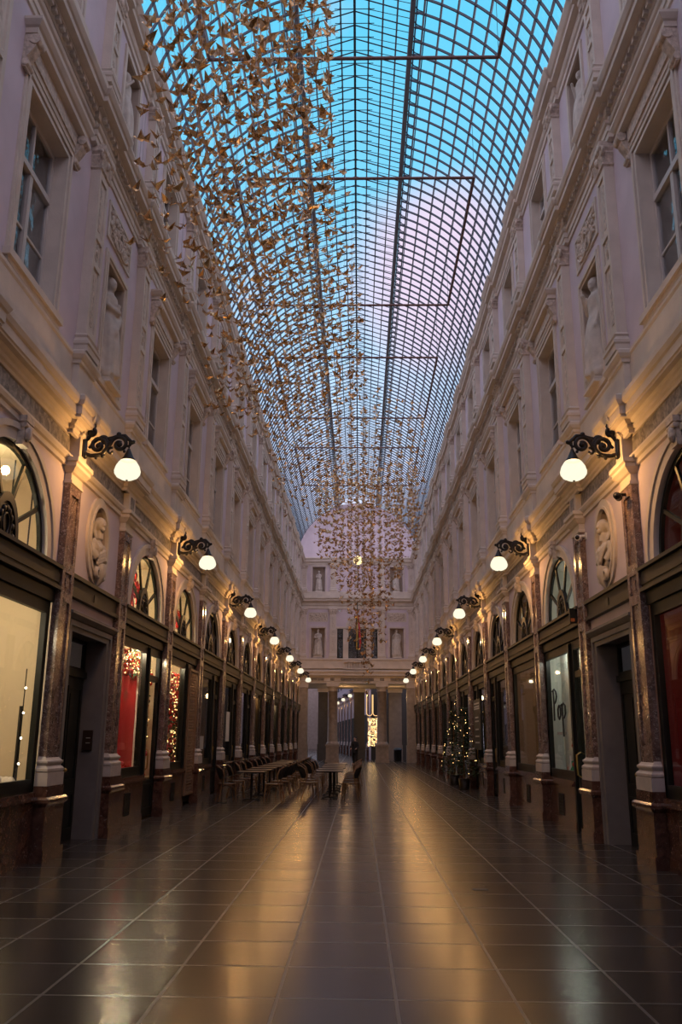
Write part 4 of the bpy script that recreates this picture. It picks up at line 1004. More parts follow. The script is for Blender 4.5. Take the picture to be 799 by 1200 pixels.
def bird_mesh(kind):
    """folded-paper bird: keel, neck with beak, pointed tail, two raised wings"""
    v = Vector; F = []
    up = (.55, .8, .3)[kind]; sw = (.1, -.25, .35)[kind]
    nose, tail = v((.62, 0, .28)), v((-.66, 0, .34)); keel = v((0, 0, -.14)); top = v((0, 0, .12))
    for s in (-1, 1):
        a, b = v((.34, s * .06, .08)), v((-.32, s * .06, .08))
        F += [[nose, a, keel], [tail, keel, b], [keel, a, top], [keel, top, b]]
        tip = v((sw, s * .72, up)); mid = v((.02, s * .34, up * .62)); 
        F += [[a, tip, mid], [a, mid, top], [mid, tip, b], [top, mid, b]]
    F += [[nose, v((.42, .03, .02)), v((.5, 0, .36))], [v((.62, 0, .28)), v((.78, 0, .16)), v((.56, .03, .22))]]
    return F
BS = .165
BF = [bird_mesh(k) for k in range(3)]
BM = []
for k in range(3):
    m = MB()
    for f in BF[k]: m.face([p * BS for p in f])
    o = m.build('paper_bird', GOLD); BM.append(o.data); bpy.data.objects.remove(o)
rnd = random.Random(42)
strings = []        # x, y, z_bottom, z_top, frame
def jit(a): return rnd.uniform(-a, a)
def add_block(fr, x0, x1, y0, y1, nx, ny, zlow, keep=1.0, ztop=15.4):
    for ix in range(nx):
        for iy in range(ny):
            if rnd.random() > keep: continue
            x = x0 + (x1 - x0) * (ix + .5) / nx + jit(.12); y = y0 + (y1 - y0) * (iy + .5) / ny + jit(.2)
            zb = zlow(x, y)
            if zb is None: continue
            strings.append((x, y, zb + jit(.5), ztop - abs(jit(.6)), fr))
add_block(0, -3.4, -.3, 9.2, 15.6, 10, 9, lambda x, y: 9.2 + .4 * max(0, x + 2.4) + .2 * abs(y - 12.4) if -x < .285 * y + .02 else None)
add_block(1, -3.5, .3, 17.0, 25.8, 12, 10, lambda x, y: (8.9 + .3 * max(0, x + 2.8) + .24 * (y - 17)) if x < -.3 + .08 * (y - 17) else None)
add_block(2, -3.35, 3.0, 28.5, 36.6, 13, 9, lambda x, y: 10.7 - .25 * (x > -1.5) + .1 * abs(x) if x < .3 + .75 * (y - 29.5) else None, ztop=15.2)
def fun(x, y):
    d = sqrt((x - .5) ** 2 + ((y - 42.2) * .55) ** 2)
    if d > 2.7: return None
    for z, w in ((4.1, .16), (5.0, .36), (5.8, .6), (6.6, 1.0), (8.2, 1.4), (9.6, 1.9), (10.8, 2.7)):
        if d <= w: return z
add_block(3, -2.4, 3.2, 39.4, 45.4, 15, 11, fun, ztop=15.0)
for (dx, dy, z) in ((0, 0, 3.7), (.08, .3, 4.2), (-.12, -.3, 4.6), (.2, -.5, 5.0), (-.25, .4, 5.2), (.3, .4, 5.5), (-.35, -.2, 5.8), (.1, .8, 5.4)): strings.append((.5 + dx, 42.2 + dy, z, 14.6, 3))
birds = []
for (x, y, zb, zt, fr) in strings:
    z = zb
    while z < zt:
        birds.append((x + jit(.05), y + jit(.05), z, fr)); z += (.47 if fr < 3 else .42) * rnd.uniform(.75, 1.35)
CAM = Vector((.1556, 0, 1.6))
def seen(b):
    # rough frame test: near birds above the top edge of the picture are not in view
    return b[2] - 1.6 < b[1] * .98
inview = sorted([b for b in birds if seen(b)], key=lambda b: (Vector(b[:3]) - CAM).length)
single, mass = inview[:300], inview[300:] + [b for b in birds if not seen(b)]
BL = ['gold folded-paper bird in the nearest part of the hanging flock, top left', 'gold folded-paper bird in the second group of the flock, left of the vault ridge', 'gold folded-paper bird in the third group of the flock', 'gold folded-paper bird in the far funnel of the flock']
def rot(): return (jit(.5), jit(.6), rnd.uniform(0, 2 * pi))
for b in single:
    o = bpy.data.objects.new('paper_bird', BM[rnd.randrange(3)]); C.objects.link(o); o.location = b[:3]; o.rotation_euler = rot(); s = rnd.uniform(.85, 1.2); o.scale = (s, s, s)
    tag(o, BL[b[3]], 'bird', 'paper birds, ' + names[b[3]] + ' group')
from mathutils import Euler
m = MB()
for b in mass:
    E = Euler(rot()).to_matrix(); s = BS * rnd.uniform(.95, 1.35) if b[3] == 3 else BS * rnd.uniform(.85, 1.2); p = Vector(b[:3])
    for f in BF[rnd.randrange(3)]: m.face([p + E @ (q * s) for q in f])
o = m.build('paper_bird_flock', GOLD); tag(o, 'mass of small gold paper birds in the far funnel under the vault', 'birds', kind='stuff')
m = MB()
for (x, y, zb, zt, fr) in strings:
    m.tube([(x, y, zb), (x, y, FZ)], .0022, 3, caps=False)
o = m.build('hanging_threads', mat('nylon thread', (.3, .3, .3), .4)); tag(o, 'thin threads the gold paper birds hang from', 'threads', kind='stuff')

# ------------------------------------------------------------------ end wall
EY = YEND
def XE(u, v, z): return (u, EY - v, z)
mb = MB()
def quad(u0, u1, z0, z1, v=0, m=0): mb.face([(u0, v, z0), (u1, v, z0), (u1, v, z1), (u0, v, z1)], m)
quad(-4.3, 4.3, 5.5, 7.1, 0, 1)
cells = [(-4.3, -1.85), (1.85, 4.3)]
for u0, u1 in cells:
    c = (-2.9 if u0 < 0 else 2.9)
    rect_hole(mb, u0, u1, 7.1, 11.2, c - .5, c + .5, 7.35, 9.5, 0, 0); reveal(mb, c - .5, c + .5, 7.35, 9.5, 0, -.4, 2, 2)
    rect_hole(mb, u0, u1, 11.5, 14.8, c - .47, c + .47, 12.22, 14.1, 0, 0); reveal(mb, c - .47, c + .47, 12.22, 14.1, 0, -.4, 2, 2)
rect_hole(mb, -1.85, 1.85, 7.1, 11.2, -1.5, 1.5, 7.3, 9.5, 0, 0); reveal(mb, -1.5, 1.5, 7.3, 9.5, 0, -.35, 1, 3)
quad(-1.85, 1.85, 11.5, 14.8); quad(-4.3, 4.3, 11.2, 11.5, 0, 1)
n = 40; pts = [vpt(-AMAX + 2 * AMAX * k / n, R + .08) for k in range(n + 1)]
mb.face([(-4.6, 0, 14.5)] + [(x, 0, z) for x, z in pts] + [(4.6, 0, 14.5)], 0)
mb.face([(-4.3, 0, 5.5), (4.3, 0, 5.5), (4.3, -7, 5.5), (-4.3, -7, 5.5)], 1)
struct(mb.build('wall_end', [PINK, STONE, NICHE, DARKIN], xf=XE))
def etrim(prof, m, brk=.06, pl=(-1.8, 1.8)):
    p = [(-4.25, 0)]
    for c in pl: p += [(c - .38, 0), (c - .38, brk), (c + .38, brk), (c + .38, 0)]
    p.append((4.25, 0)); k = MB(); k.sweep(prof, p); TR[0] += 1; struct(k.build('trim_%d' % TR[0], m, xf=XE))
etrim([(0, 5.5), (.25, 5.5), (.25, 5.62), (.28, 5.64), (.22, 5.66), (.22, 5.9), (.28, 5.92), (.3, 6.0), (.42, 6.05), (.42, 6.2), (.48, 6.3), (.48, 6.4), (0, 6.5)], STONE)
etrim([(0, 6.55), (.22, 6.56), (.22, 7.15), (.28, 7.18), (.28, 7.28), (0, 7.32)], STONE)
etrim([(0, 10.92), (.05, 10.94), (.05, 11.14), (.1, 11.20), (.02, 11.22), (.02, 11.38), (.12, 11.48), (.24, 11.52), (.24, 11.61), (.31, 11.70), (.31, 11.75), (0, 11.80)], STONE)
etrim([(0, 11.78), (.14, 11.78), (.14, 12.20), (0, 12.24)], STONE)
etrim([(0, 14.25), (.05, 14.26), (.09, 14.40), (.2, 14.50), (.2, 14.60), (.3, 14.75), (0, 14.85)], STONE)
mb = MB()
for u0, u1 in ((-3.7, -2.15), (-1.45, 1.45), (2.15, 3.7)): mb.box(u0, u1, .21, .24, 5.68, 5.88)
for u in (-1.8, 1.8): mb.box(u - .15, u + .15, .28, .3, 5.68, 5.88)
TR[0] += 1; struct(mb.build('trim_%d' % TR[0], FRZ, xf=XE))
for c in (-2.9, 2.9):
    sd = 'left' if c < 0 else 'right'
    put_statue((c, EY + .2, 7.35), pi, 1.9, 1 if c > 0 else 0, 'draped statue in the first floor niche of the end wall, %s side' % sd)
    put_statue((c, EY + .2, 12.22), pi, 1.45, 0 if c < 0 else 1, 'draped statue in the top floor niche of the end wall, %s side' % sd)
    t = thing('relief_panel', 'carved relief above the %s statue of the end wall' % sd, 'relief', (c, EY, 9.98), pi)
    m = MB(); m.frame(-.72, .72, 0, .7, .05, 0, .03); m.build('panel_frame', STONE, t)
    m = MB(); r_ = random.Random(8); m.box(-.67, .67, 0, .01, .05, .65)
    for k in range(50): m.ball((r_.uniform(-.6, .6), .01, r_.uniform(.1, .6)), r_.uniform(.04, .09), .045, r_.uniform(.04, .09), 7, 4)
    m.build('carving', ORN, t)
    m = MB(); m.frame(-.62, .62, 0, 2.27, .08, 0, .05, 0, False); o = m.build('niche_surround', STONE); o.location = (c, EY, 7.35); o.rotation_euler = (0, 0, pi); tag(o, 'stone frame of the first floor niche in the end wall, %s side' % sd, 'frame')
    m = MB(); m.frame(-.6, .6, 0, 2.0, .08, 0, .05, 0, False); o = m.build('niche_surround', STONE); o.location = (c, EY, 12.22); o.rotation_euler = (0, 0, pi); tag(o, 'stone frame of the top floor niche in the end wall, %s side' % sd, 'frame')
for u in (-1.8, 1.8, -4.0, 4.0):
    nm = {-1.8: 'left of the balcony window', 1.8: 'right of the balcony window', -4.0: 'in the left corner', 4.0: 'in the right corner'}[u]
    dup(U2, (u, EY - .06, 7.3), pi, 'first floor pilaster of the end wall, ' + nm, 'first floor pilasters'); dup(U3, (u, EY - .06, 12.2), pi, 'short top floor pilaster of the end wall, ' + nm, 'top floor pilasters')
# tripartite balcony window
m = MB(); m.frame(-1.6, 1.6, 0, 2.28, .12, 0, .06, 0, False)
for x in (-.85, .85): m.box(x - .2, x + .2, -.2, .05, 0, 2.2)
o_ = fan(m, 0, .85, .85, 2.3); i_ = fan(m, 0, .68, .68, 2.3)
m.grid([[(x, 0, z) for x, z in o_], [(x, .08, z) for x, z in o_], [(x, .08, z) for x, z in i_], [(x, .01, z) for x, z in i_]], 0, False); m.box(-1.6, 1.6, 0, .1, 2.2, 2.32)
nwin += 1
root = m.build('window_%d' % nwin, STONE); root['kind'] = 'structure'; root.location = (0, EY, 7.3); root.rotation_euler = (0, 0, pi)
m = MB()
for x0, x1 in ((-1.48, -1.05), (-.65, .65), (1.05, 1.48)): m.frame(x0, x1, 0, 2.2, .06, -.2, -.12); m.box(x0, x1, -.2, -.1, 1.45, 1.55)
m.box(-.04, .04, -.2, -.11, 0, 1.5); m.build('casement_frame', WOOD, root)
m = MB(); m.face([(-1.45, -.16, 0), (1.45, -.16, 0), (1.45, -.16, 2.2), (-1.45, -.16, 2.2)]); m.build('glass_pane', GLASSU, root)
m = MB(); m.face([(x, .015, z) for x, z in i_]); 
for k in range(9): a = pi * (k + .5) / 9; m.ball((.45 * cos(a), .02, 2.32 + .45 * sin(a)), .09, .05, .09, 7, 5)
m.build('tympanum', ORN, root)
t = thing('balustrade', 'stone balcony balustrade below the end wall window', 'balustrade', (0, EY - .3, 6.5), pi)
m = MB(); m.box(-.95, .95, -.08, .1, .52, .62); m.box(-.95, .95, -.06, .08, 0, .08); m.build('rail', STONE, t)
for k in range(9):
    m = MB(); m.lathe([(.05, .08), (.03, .12), (.06, .24), (.03, .4), (.05, .52)], 10, (-.8 + .2 * k, .02, 0)); m.build('baluster', STONE, t)
# flag on its pole
t = thing('flag', 'furled red, yellow and black flag hanging on a pole before the end wall', 'flag', (0.0, EY - .55, 8.1))
m = MB(); m.tube([(0, 0, 3.3), (0, -.1, -.1)], .035, 8); m.tube([(0, .5, -.3), (0, -.1, -.1)], .03, 6); m.build('flag_pole', WOOD, t)
for k, (mt, nm, dx) in enumerate(((FLAGK, 'black_band', -.09), (FLAGY, 'yellow_band', -.03), (FLAGR, 'red_band', .14))):
    m = MB(); m.tube([(dx * .4, -.12, 2.3), (dx, -.14, 1.4), (dx * 1.5, -.15, .3), (dx * 1.3, -.16, -.2)], [.03, .06, .08 if k != 1 else .04, .03], 7); m.build(nm, mt, t)
# portal columns and corner piers
def make_column():
    t = thing('stone_column', '', 'column')
    m = MB(); m.box(-.5, .5, -.5, .5, 0, .18); m.box(-.45, .45, -.45, .45, .18, 1.1); m.box(-.5, .5, -.5, .5, 1.1, 1.22); m.build('pedestal', COLM, t)
    m = MB(); m.lathe([(.45, 1.22), (.45, 1.3), (.42, 1.34), (.38, 1.4), (.37, 1.44), (.35, 2.5), (.33, 4.9), (.36, 4.92), (.36, 4.97), (.33, 4.99)], 24); m.build('shaft', COLM, t)
    m = MB(); m.lathe([(.33, 4.98), (.34, 5.1), (.40, 5.2), (.43, 5.28)], 24); m.box(-.45, .45, -.45, .45, 5.28, 5.5); m.build('capital', STONE, t)
    return t
col = make_column(); KIDS[col.name] = [(c, kids(c)) for c in kids(col)]
first_or_dup(col, 'col', (-1.76, EY + .15, 0), 0, 'left round stone column of the portal in the end wall', 'portal columns'); first_or_dup(col, 'col', (1.79, EY + .15, 0), 0, 'right round stone column of the portal in the end wall', 'portal columns')
def pier(x, y, w, d, h, label, mt=COLM):
    t = thing('portal_pier', label, 'pier', (x, y, 0))
    m = MB(); m.box(-w / 2 - .05, w / 2 + .05, -d / 2 - .05, d / 2 + .05, 0, 1.2); m.build('pedestal', mt, t)
    m = MB(); m.box(-w / 2, w / 2, -d / 2, d / 2, 1.2, h - .3); m.box(-w / 2 + .1, w / 2 - .1, -d / 2 - .02, d / 2 + .02, 1.5, h - .6); m.build('shaft', mt, t)
    m = MB(); m.box(-w / 2 - .06, w / 2 + .06, -d / 2 - .06, d / 2 + .06, h - .3, h); m.build('capital', STONE, t)
pier(-3.95, EY + .3, .7, .9, 5.5, 'square marble pier at the left side of the portal'); pier(3.95, EY + .3, .7, .9, 5.5, 'square marble pier at the right side of the portal')
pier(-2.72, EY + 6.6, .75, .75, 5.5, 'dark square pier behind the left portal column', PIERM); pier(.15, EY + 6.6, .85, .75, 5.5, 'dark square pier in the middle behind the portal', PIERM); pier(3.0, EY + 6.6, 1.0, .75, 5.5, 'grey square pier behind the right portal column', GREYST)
# passage behind the portal and the bend of the next gallery
m = MB()
m.face([(4.5, EY, 0), (12, EY + 1, 0), (12, EY + 1, 5.5), (4.5, EY, 5.5)]); m.face([(12, EY + 1, 0), (12, EY + 9, 0), (12, EY + 9, 6), (12, EY + 1, 6)])
m.face([(2.4, EY + 8.5, 0), (12, EY + 8.5, 0), (12, EY + 8.5, 6), (2.4, EY + 8.5, 6)]); m.face([(-12, EY + 1, 0), (-4.5, EY, 0), (-4.5, EY, 5.5), (-12, EY + 1, 5.5)])
m.face([(1.1, EY + 7.6, 0), (2.45, EY + 8.5, 0), (2.45, EY + 8.5, 15), (1.1, EY + 7.6, 15)])
struct(m.build('wall_passage', DARKIN))
A2 = radians(5.3); P0 = Vector((1.1, EY + 7.6, 0))
def XG(u, v, z):   # right wall of the next gallery, bending to the left
    return (P0.x - sin(A2) * u - cos(A2) * v, P0.y + cos(A2) * u - sin(A2) * v, z)
def XG2(u, v, z):
    return (P0.x - 7.6 * cos(A2) - sin(A2) * u + cos(A2) * v, P0.y - 7.6 * sin(A2) + cos(A2) * u + sin(A2) * v, z)
for nm, X_ in (('wall_far_right', XG), ('wall_far_left', XG2)):
    m = MB(); m.face([(0, 0, 0), (75, 0, 0), (75, 0, 15), (0, 0, 15)])
    m.sweep([(0, 5.5), (.1, 5.55), (.1, 5.9), (.3, 6.1), (.3, 6.4), (0, 6.5)], [(0, 0), (75, 0)]); m.sweep([(0, 10.8), (.1, 11), (.3, 11.3), (.3, 11.5), (0, 11.6)], [(0, 0), (75, 0)])
    for k in range(18):
        u = 2 + 4.2 * k
        if u < 72: m.box(u + .7, u + 3.4, .0, .04, .0, 3.6, 1); m.box(u + 1.3, u + 2.9, 0, .05, 7.2, 9.6, 1)
    o = struct(m.build(nm, [PINK, DARKIN], xf=X_))
for k in range(17):
    u = 2 + 4.2 * k; rz = pi / 2 + A2
    if k < 9: dup(P_L, XG(u, 0, 0), rz, 'distant marble pilaster of the next gallery, %s beyond the portal' % ORD[k], 'pilasters of the next gallery')
    if k % 2 == 0 and k < 11:
        dup(LMP, XG(u, .16, LZ), rz, 'distant globe lamp of the next gallery, %s beyond the portal' % ORD[k // 2], 'lamps of the next gallery'); lamp_in(XG(u, .85, LZ - .4), 40, LCOL, .07, 'lamp_bulb')
    if k % 4 == 0 and 4 < k < 12:
        dup(LMP, XG2(u, .16, LZ), -pi / 2 + A2, 'distant globe lamp on the left wall of the next gallery, %s' % ORD[k // 4], 'lamps of the next gallery left side'); lamp_in(XG2(u, .85, LZ - .4), 40, LCOL, .07, 'lamp_bulb')
m = MB(); m.face([XG(0, 0, 15), XG(75, 0, 15), XG2(75, 0, 15), XG2(0, 0, 15)]); struct(m.build('ceiling_far', GLASSR))
m = MB()
def XF3(a, z): p, q = Vector(XG(75, 0, z)), Vector(XG2(75, 0, z)); return p + (q - p) * a
for a0, a1, b0, b1 in ((-.3, .62, 0, 18), (.82, 1.3, 0, 18), (.62, .82, 4.2, 18)): m.face([XF3(a0, b0), XF3(a1, b0), XF3(a1, b1), XF3(a0, b1)])
struct(m.build('wall_far_end', NICHE))
lamp_in((-.9, EY + 3.4, 4.7), 45, (1, .58, .25), .2, 'passage_lamp'); lamp_in((2.9, EY + 3.4, 4.7), 25, (1, .58, .25), .2, 'passage_lamp')
# curtain of string lights in the portal
t = thing('light_curtain', 'curtain of warm string lights hanging at the right inside the portal', 'lights', (1.25, EY + 5.6, 0))
r_ = random.Random(77)
m = MB()
for k in range(330): m.ball((r_.uniform(-.42, .42), r_.uniform(-.15, .15), r_.uniform(1.1, 3.2)), .022, n=5, k=3)
g = m.build('bulb', emitter('curtain bulb', (1, .62, .26), 6), t); g['kind'] = 'stuff'
for x in (-.4, -.2, 0, .2, .4):
    m = MB(); m.tube([(x, 0, 1.0), (x, 0, 5.5)], .008, 4); m.build('wire', IRON, t)
m = MB(); gl = emitter('light tube', (1, .6, .25), 1.3)
for x in (-.3, .2):
    pts_ = [(x - .22, 0, 5.0), (x - .22, 0, 3.6)] + [(x - .22 * cos(pi * q / 8), 0, 3.6 - .22 * sin(pi * q / 8)) for q in range(9)] + [(x + .22, 0, 5.0)]
    m.tube(pts_, .03, 6)
m.build('light_loop', gl, t)
# litter bin by the right column
t = thing('litter_bin', 'round dark litter bin behind the right portal column', 'bin', (3.1, EY + 4.9, 0))
m = MB(); m.lathe([(.28, 0), (.3, .05), (.3, .8), (.33, .82)], 18); m.build('body', IRON, t); m = MB(); m.lathe([(.33, .82), (.33, .88), (.2, .98), (.0, 1.0)], 18); m.build('lid', STEEL, t)

# lantern lamp glowing within the funnel of birds
t = thing('hanging_lantern', 'bright lantern glowing among the far birds', 'lamp', (0.05, 56.0, 13.0))
m = MB(); m.lathe([(.05, -.3), (.25, -.2), (.3, 0), (.22, .2), (.05, .3)], 12); m.build('globe', milk('lantern glass', (1, .75, .35), 2.0, .2), t)
m = MB(); m.tube([(0, 0, .3), (0, 0, 6.2)], .015, 5); m.tube([(0, 0, -.3), (0, 0, -1.5)], .02, 5); m.build('chain', IRON, t)
lamp_in((.05, 56, 12.5), 25, WARM, .1, 'lamp_bulb')

# ------------------------------------------------------------------ cafe terrace
def make_chair():
    """bistro chair facing +x, back at -x"""
    t = thing('bistro_chair', '', 'chair')
    m = MB(); rows = []; n = 20
    o_ = [(.21 * (abs(cos(a)) ** .7) * (1 if cos(a) > 0 else -1), .21 * (abs(sin(a)) ** .7) * (1 if sin(a) > 0 else -1)) for a in [2 * pi * k / n for k in range(n)]]
    m.face([(x, y, .455) for x, y in o_]); m.face([(x, y, .43) for x, y in o_[::-1]]); m.build('seat', WEAVE, t)
    m = MB(); m.tube([(x * 1.04, y * 1.04, .44) for x, y in o_ + o_[:1]], .017, 6); m.build('seat_rim', CANE, t)
    for s in (-1, 1):
        m = MB(); m.tube([(.19, s * .18, .44), (.2, s * .19, .2), (.22, s * .2, 0)], .016, 6); m.build('leg', CANE, t)
        m = MB(); m.tube([(-.17, s * .18, .46), (-.2, s * .18, .2), (-.26, s * .19, 0)], .016, 6); m.build('leg', CANE, t)
        m = MB(); m.tube([(.21, s * .19, .12)] + [(.0 + .2 * cos(pi * k / 8), s * .19, .2 + .2 * sin(pi * k / 8)) for k in range(9)] + [(-.22, s * .19, .12)], .011, 5); m.build('side_arch', CANE, t)
    m = MB(); m.tube([(.2, -.18, .25), (.2, 0, .3), (.2, .18, .25)], .01, 5); m.tube([(-.2, -.18, .25), (-.2, 0, .3), (-.2, .18, .25)], .01, 5); m.build('stretcher', CANE, t)
    m = MB(); bp = [(-.15, -.19, .45), (-.12, -.205, .65), (-.17, -.2, .8), (-.27, -.11, .88), (-.31, 0, .9), (-.27, .11, .88), (-.17, .2, .8), (-.12, .205, .65), (-.15, .19, .45)]
    m.tube(bp, .016, 6); m.build('back_frame', CANE, t)
    m = MB(); rows = []
    for k in range(6):
        z = .56 + .055 * k; xx = -.195 - .022 * k; w = .19 if k < 4 else .19 - .03 * (k - 3); rows.append([(xx + .11 * (abs(j - 4) / 4) ** 2 - .01, -w + 2 * w * j / 8, z) for j in range(9)])
    m.grid(rows, 0, True); m.build('backrest', WEAVE, t)
    return t
def make_table():
    t = thing('cafe_table', '', 'table')
    m = MB(); m.box(-.36, .36, -.36, .36, .725, .75); m.build('tabletop', TABLE, t)
    m = MB(); m.box(-.37, .37, -.37, -.36, .72, .752); m.box(-.37, .37, .36, .37, .72, .752); m.box(-.37, -.36, -.36, .36, .72, .752); m.box(.36, .37, -.36, .36, .72, .752); m.build('edge_band', IRON, t)
    m = MB(); m.lathe([(.03, .03), (.03, .725)], 10); m.box(-.15, .15, -.15, .15, .7, .725); m.build('stem', IRON, t)
    m = MB()
    for k in range(4):
        a = pi / 4 + pi / 2 * k; m.tube([(0, 0, .06), (.15 * cos(a), .15 * sin(a), .05), (.3 * cos(a), .3 * sin(a), .015)], .016, 6)
    m.build('foot', IRON, t)
    return t
CH, TB = make_chair(), make_table()
for q in (CH, TB): KIDS[q.name] = [(c, kids(c)) for c in kids(q)]
rr = random.Random(4)
ROWS = [('terrace row along the left wall', -2.68, 24.0, 9, .62), ('middle terrace row', -.66, 25.1, 6, .60)]
for nm, x, y0, n, off in ROWS:
    for k in range(n):
        y = y0 + 1.55 * k
        first_or_dup(TB, 'tb', (x + rr.uniform(-.03, .03), y, 0), 0, 'square cafe table, %s from the camera, %s' % (ORD[k], nm), 'cafe tables')
        for s in (-1, 1):
            first_or_dup(CH, 'ch', (x + s * off + rr.uniform(-.03, .03), y - .15 + rr.uniform(-.05, .05), 0), (0 if s < 0 else pi) + s * rr.uniform(-.1, .25) + (.3 if s < 0 else -.3),
                         'bistro chair %s of the %s table, %s' % ('left' if s < 0 else 'right', ORD[k], nm), 'bistro chairs')
t = thing('terrace_railing', 'thin black metal railing beside the left terrace', 'railing', (-3.35, 23.2, 0))
for k in range(5):
    m = MB(); m.tube([(0, 2.2 * k, 0), (0, 2.2 * k, 1.0)], .012, 6); m.box(-.12, .12, 2.2 * k - .12, 2.2 * k + .12, 0, .015); m.build('post', IRON, t)
m = MB(); m.tube([(0, 0, .98), (0, 8.8, .98)], .01, 6); m.tube([(0, 0, .6), (0, 8.8, .6)], .008, 6); m.build('rail', IRON, t)

# person in dark clothes walking near the far tables
t = thing('person', 'person in dark coat and trousers standing beyond the cafe tables', 'person', (-.12, 59.0, 0), 2.6)
def body_parts(grow):
    m = MB(); g = grow
    for s in (-1, 1):
        m.tube([(s * .10, 0, .92), (s * .11, .03, .5), (s * .12, -.03 * s, .09)], [.095 + g, .065 + g, .045 + g], 10)
        m.ball((s * .12, .06, .045), .05, .12, .045)
        m.tube([(s * .19, 0, 1.42), (s * .25, .02, 1.14), (s * .2, .16, 1.0)], [.06 + g, .05 + g, .035 + g], 8)
    m.tube([(0, 0, .86), (0, 0, 1.05), (0, 0, 1.3), (0, 0, 1.45), (0, 0, 1.52)], [.15 + g, .14 + g, .17 + g, .14 + g, .06 + g], 14)
    return m
m = body_parts(0); head(m, (0, .02, 1.64), .95, 0)
for s in (-1, 1):
    m.ball((s * .19, .2, .98), .04, .05, .03)
    for q in range(4): m.tube([(s * .19 + (q - 1.5) * .018, .23, .98), (s * .19 + (q - 1.5) * .018, .29, .96)], .012, 5)
voxel(m.build('body', SKIN, t), .018)
m = MB()
for s in (-1, 1): m.tube([(s * .19, 0, 1.43), (s * .25, .02, 1.14), (s * .205, .14, 1.01)], [.08, .07, .055], 10)
m.tube([(0, 0, .72), (0, 0, 1.05), (0, 0, 1.3), (0, 0, 1.45), (0, 0, 1.5)], [.21, .17, .2, .165, .08], 14); voxel(m.build('coat', COAT, t), .02)
m = MB()
for s in (-1, 1): m.tube([(s * .10, 0, .95), (s * .11, .03, .5), (s * .12, -.03 * s, .07)], [.12, .09, .075], 10)
voxel(m.build('trousers', COAT, t), .02)
m = MB(); m.ball((0, -.02, 1.70), .11, .12, .1); m.build('hair', COAT, t)

# ------------------------------------------------------------------ floor grate
t = thing('floor_grate', 'small dark drain grate set in the paving right of the middle', 'grate', (1.5, 10.35, 0.001))
m = MB(); m.box(-.085, .085, -.06, .06, 0, .003); m.build('grate_plate', IRON, t)
m = MB()
for k in range(7): m.box(-.075 + .023 * k, -.064 + .023 * k, -.045, .045, .003, .006)
m.build('bar', STEEL, t)

# ------------------------------------------------------------------ sky
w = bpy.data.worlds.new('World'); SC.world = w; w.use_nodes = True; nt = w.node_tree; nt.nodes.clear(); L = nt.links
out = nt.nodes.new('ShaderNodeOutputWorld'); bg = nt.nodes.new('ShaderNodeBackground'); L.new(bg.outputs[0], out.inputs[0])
tc = nt.nodes.new('ShaderNodeTexCoord'); sp = nt.nodes.new('ShaderNodeSeparateXYZ'); L.new(tc.outputs['Generated'], sp.inputs[0])
rp = nt.nodes.new('ShaderNodeValToRGB'); e = rp.color_ramp.elements
e[0].position = 0; e[0].color = (.50, .46, .56, 1); e[1].position = 1; e[1].color = (.42, .50, .62, 1)
for p, c in ((.28, (.66, .72, .93)), (.42, (.46, .69, .92)), (.55, (.21, .60, .85)), (.70, (.12, .55, .80)), (.8, (.25, .55, .78))):
    q = e.new(p); q.color = (*c, 1)
L.new(sp.outputs['Z'], rp.inputs['Fac'])
ns = nt.nodes.new('ShaderNodeTexNoise'); ns.inputs['Scale'].default_value = 3.2; ns.inputs['Detail'].default_value = 7; L.new(tc.outputs['Generated'], ns.inputs['Vector'])
cr = nt.nodes.new('ShaderNodeValToRGB'); cr.color_ramp.elements[0].position = .58; cr.color_ramp.elements[1].position = .78; L.new(ns.outputs['Fac'], cr.inputs['Fac'])
mx = nt.nodes.new('ShaderNodeMix'); mx.data_type = 'RGBA'; mx.inputs['B'].default_value = (.85, .62, .74, 1); vd = nt.nodes.new('ShaderNodeVectorMath'); vd.operation = 'DOT_PRODUCT'; vd.inputs[1].default_value = (.0875, .8596, .5034); L.new(tc.outputs['Generated'], vd.inputs[0])
ca = nt.nodes.new('ShaderNodeMath'); ca.operation = 'MULTIPLY_ADD'; ca.inputs[1].default_value = .02; L.new(ns.outputs['Fac'], ca.inputs[0]); L.new(vd.outputs['Value'], ca.inputs[2])
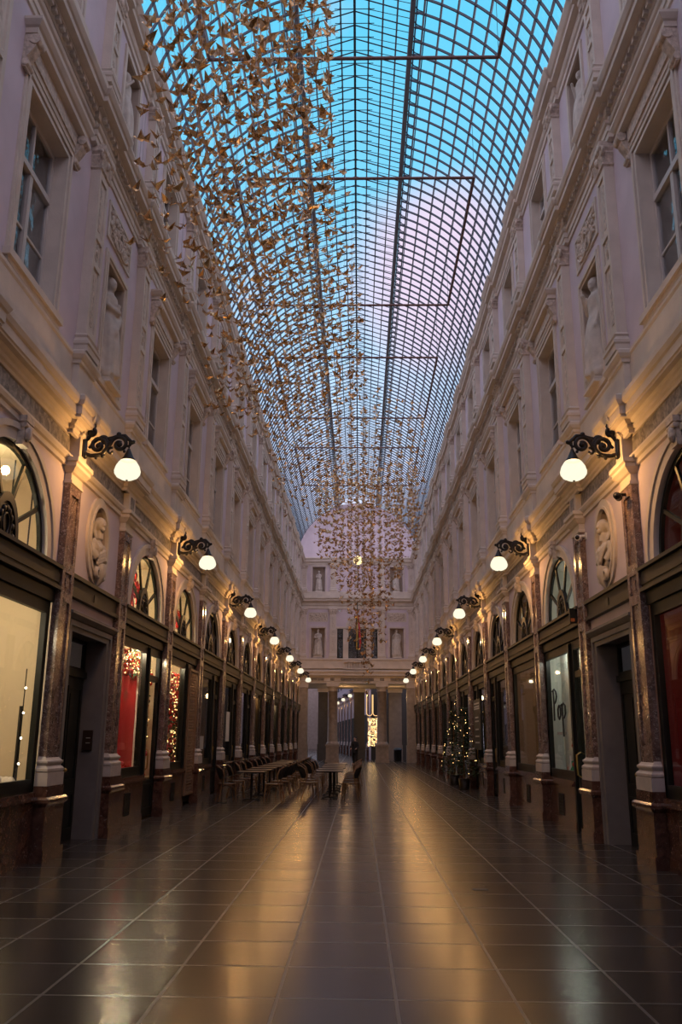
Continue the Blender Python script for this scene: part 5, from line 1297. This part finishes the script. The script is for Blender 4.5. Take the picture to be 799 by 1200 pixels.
cm = nt.nodes.new('ShaderNodeMapRange'); cm.interpolation_type = 'SMOOTHSTEP'; cm.inputs['From Min'].default_value = 1.003; cm.inputs['From Max'].default_value = 1.010; cm.inputs['To Max'].default_value = .85; L.new(ca.outputs[0], cm.inputs['Value'])
cx_ = nt.nodes.new('ShaderNodeMath'); cx_.operation = 'MAXIMUM'; L.new(cr.outputs['Color'], cx_.inputs[0]); L.new(cm.outputs[0], cx_.inputs[1]); L.new(cx_.outputs[0], mx.inputs['Factor']); L.new(rp.outputs['Color'], mx.inputs['A'])
# glow added to the unseen sky behind the camera to light the facades
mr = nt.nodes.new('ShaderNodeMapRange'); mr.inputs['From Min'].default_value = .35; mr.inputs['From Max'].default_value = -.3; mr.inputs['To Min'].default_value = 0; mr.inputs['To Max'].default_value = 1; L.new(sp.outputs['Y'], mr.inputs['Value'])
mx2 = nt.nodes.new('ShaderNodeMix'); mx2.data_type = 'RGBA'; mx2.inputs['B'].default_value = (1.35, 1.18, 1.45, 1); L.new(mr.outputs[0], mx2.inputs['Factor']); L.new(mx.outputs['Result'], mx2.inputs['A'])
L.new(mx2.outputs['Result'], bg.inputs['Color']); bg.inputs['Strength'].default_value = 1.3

# ------------------------------------------------------------------ camera
F, PITCH, YAW, ROLL, CX = 1015.0, .2564, .0224, .0079, .1591
cy, sy, cp, sp_ = cos(YAW), sin(YAW), cos(PITCH), sin(PITCH)
fw = Vector((-sy * cp, cy * cp, sp_)); rt = Vector((cy, sy, 0)); up = rt.cross(fw)
r2 = cos(ROLL) * rt + sin(ROLL) * up; u2 = -sin(ROLL) * rt + cos(ROLL) * up
cd = bpy.data.cameras.new('Camera'); co = bpy.data.objects.new('Camera', cd); C.objects.link(co)
M = Matrix((r2, u2, -fw)).transposed().to_4x4(); M.translation = Vector((CX, 0, 1.6)); co.matrix_world = M
cd.sensor_fit = 'VERTICAL'; cd.sensor_height = 36; cd.lens = F / 1200 * 36; cd.clip_end = 400
SC.camera = co
vs = SC.view_settings; vs.view_transform = 'Standard'; vs.look = 'None'; vs.gamma = 1; vs.exposure = 0.0; vs.use_curve_mapping = False
SC.cycles.max_bounces = 8; SC.cycles.transparent_max_bounces = 16
SC.cycles.sample_clamp_indirect = 4
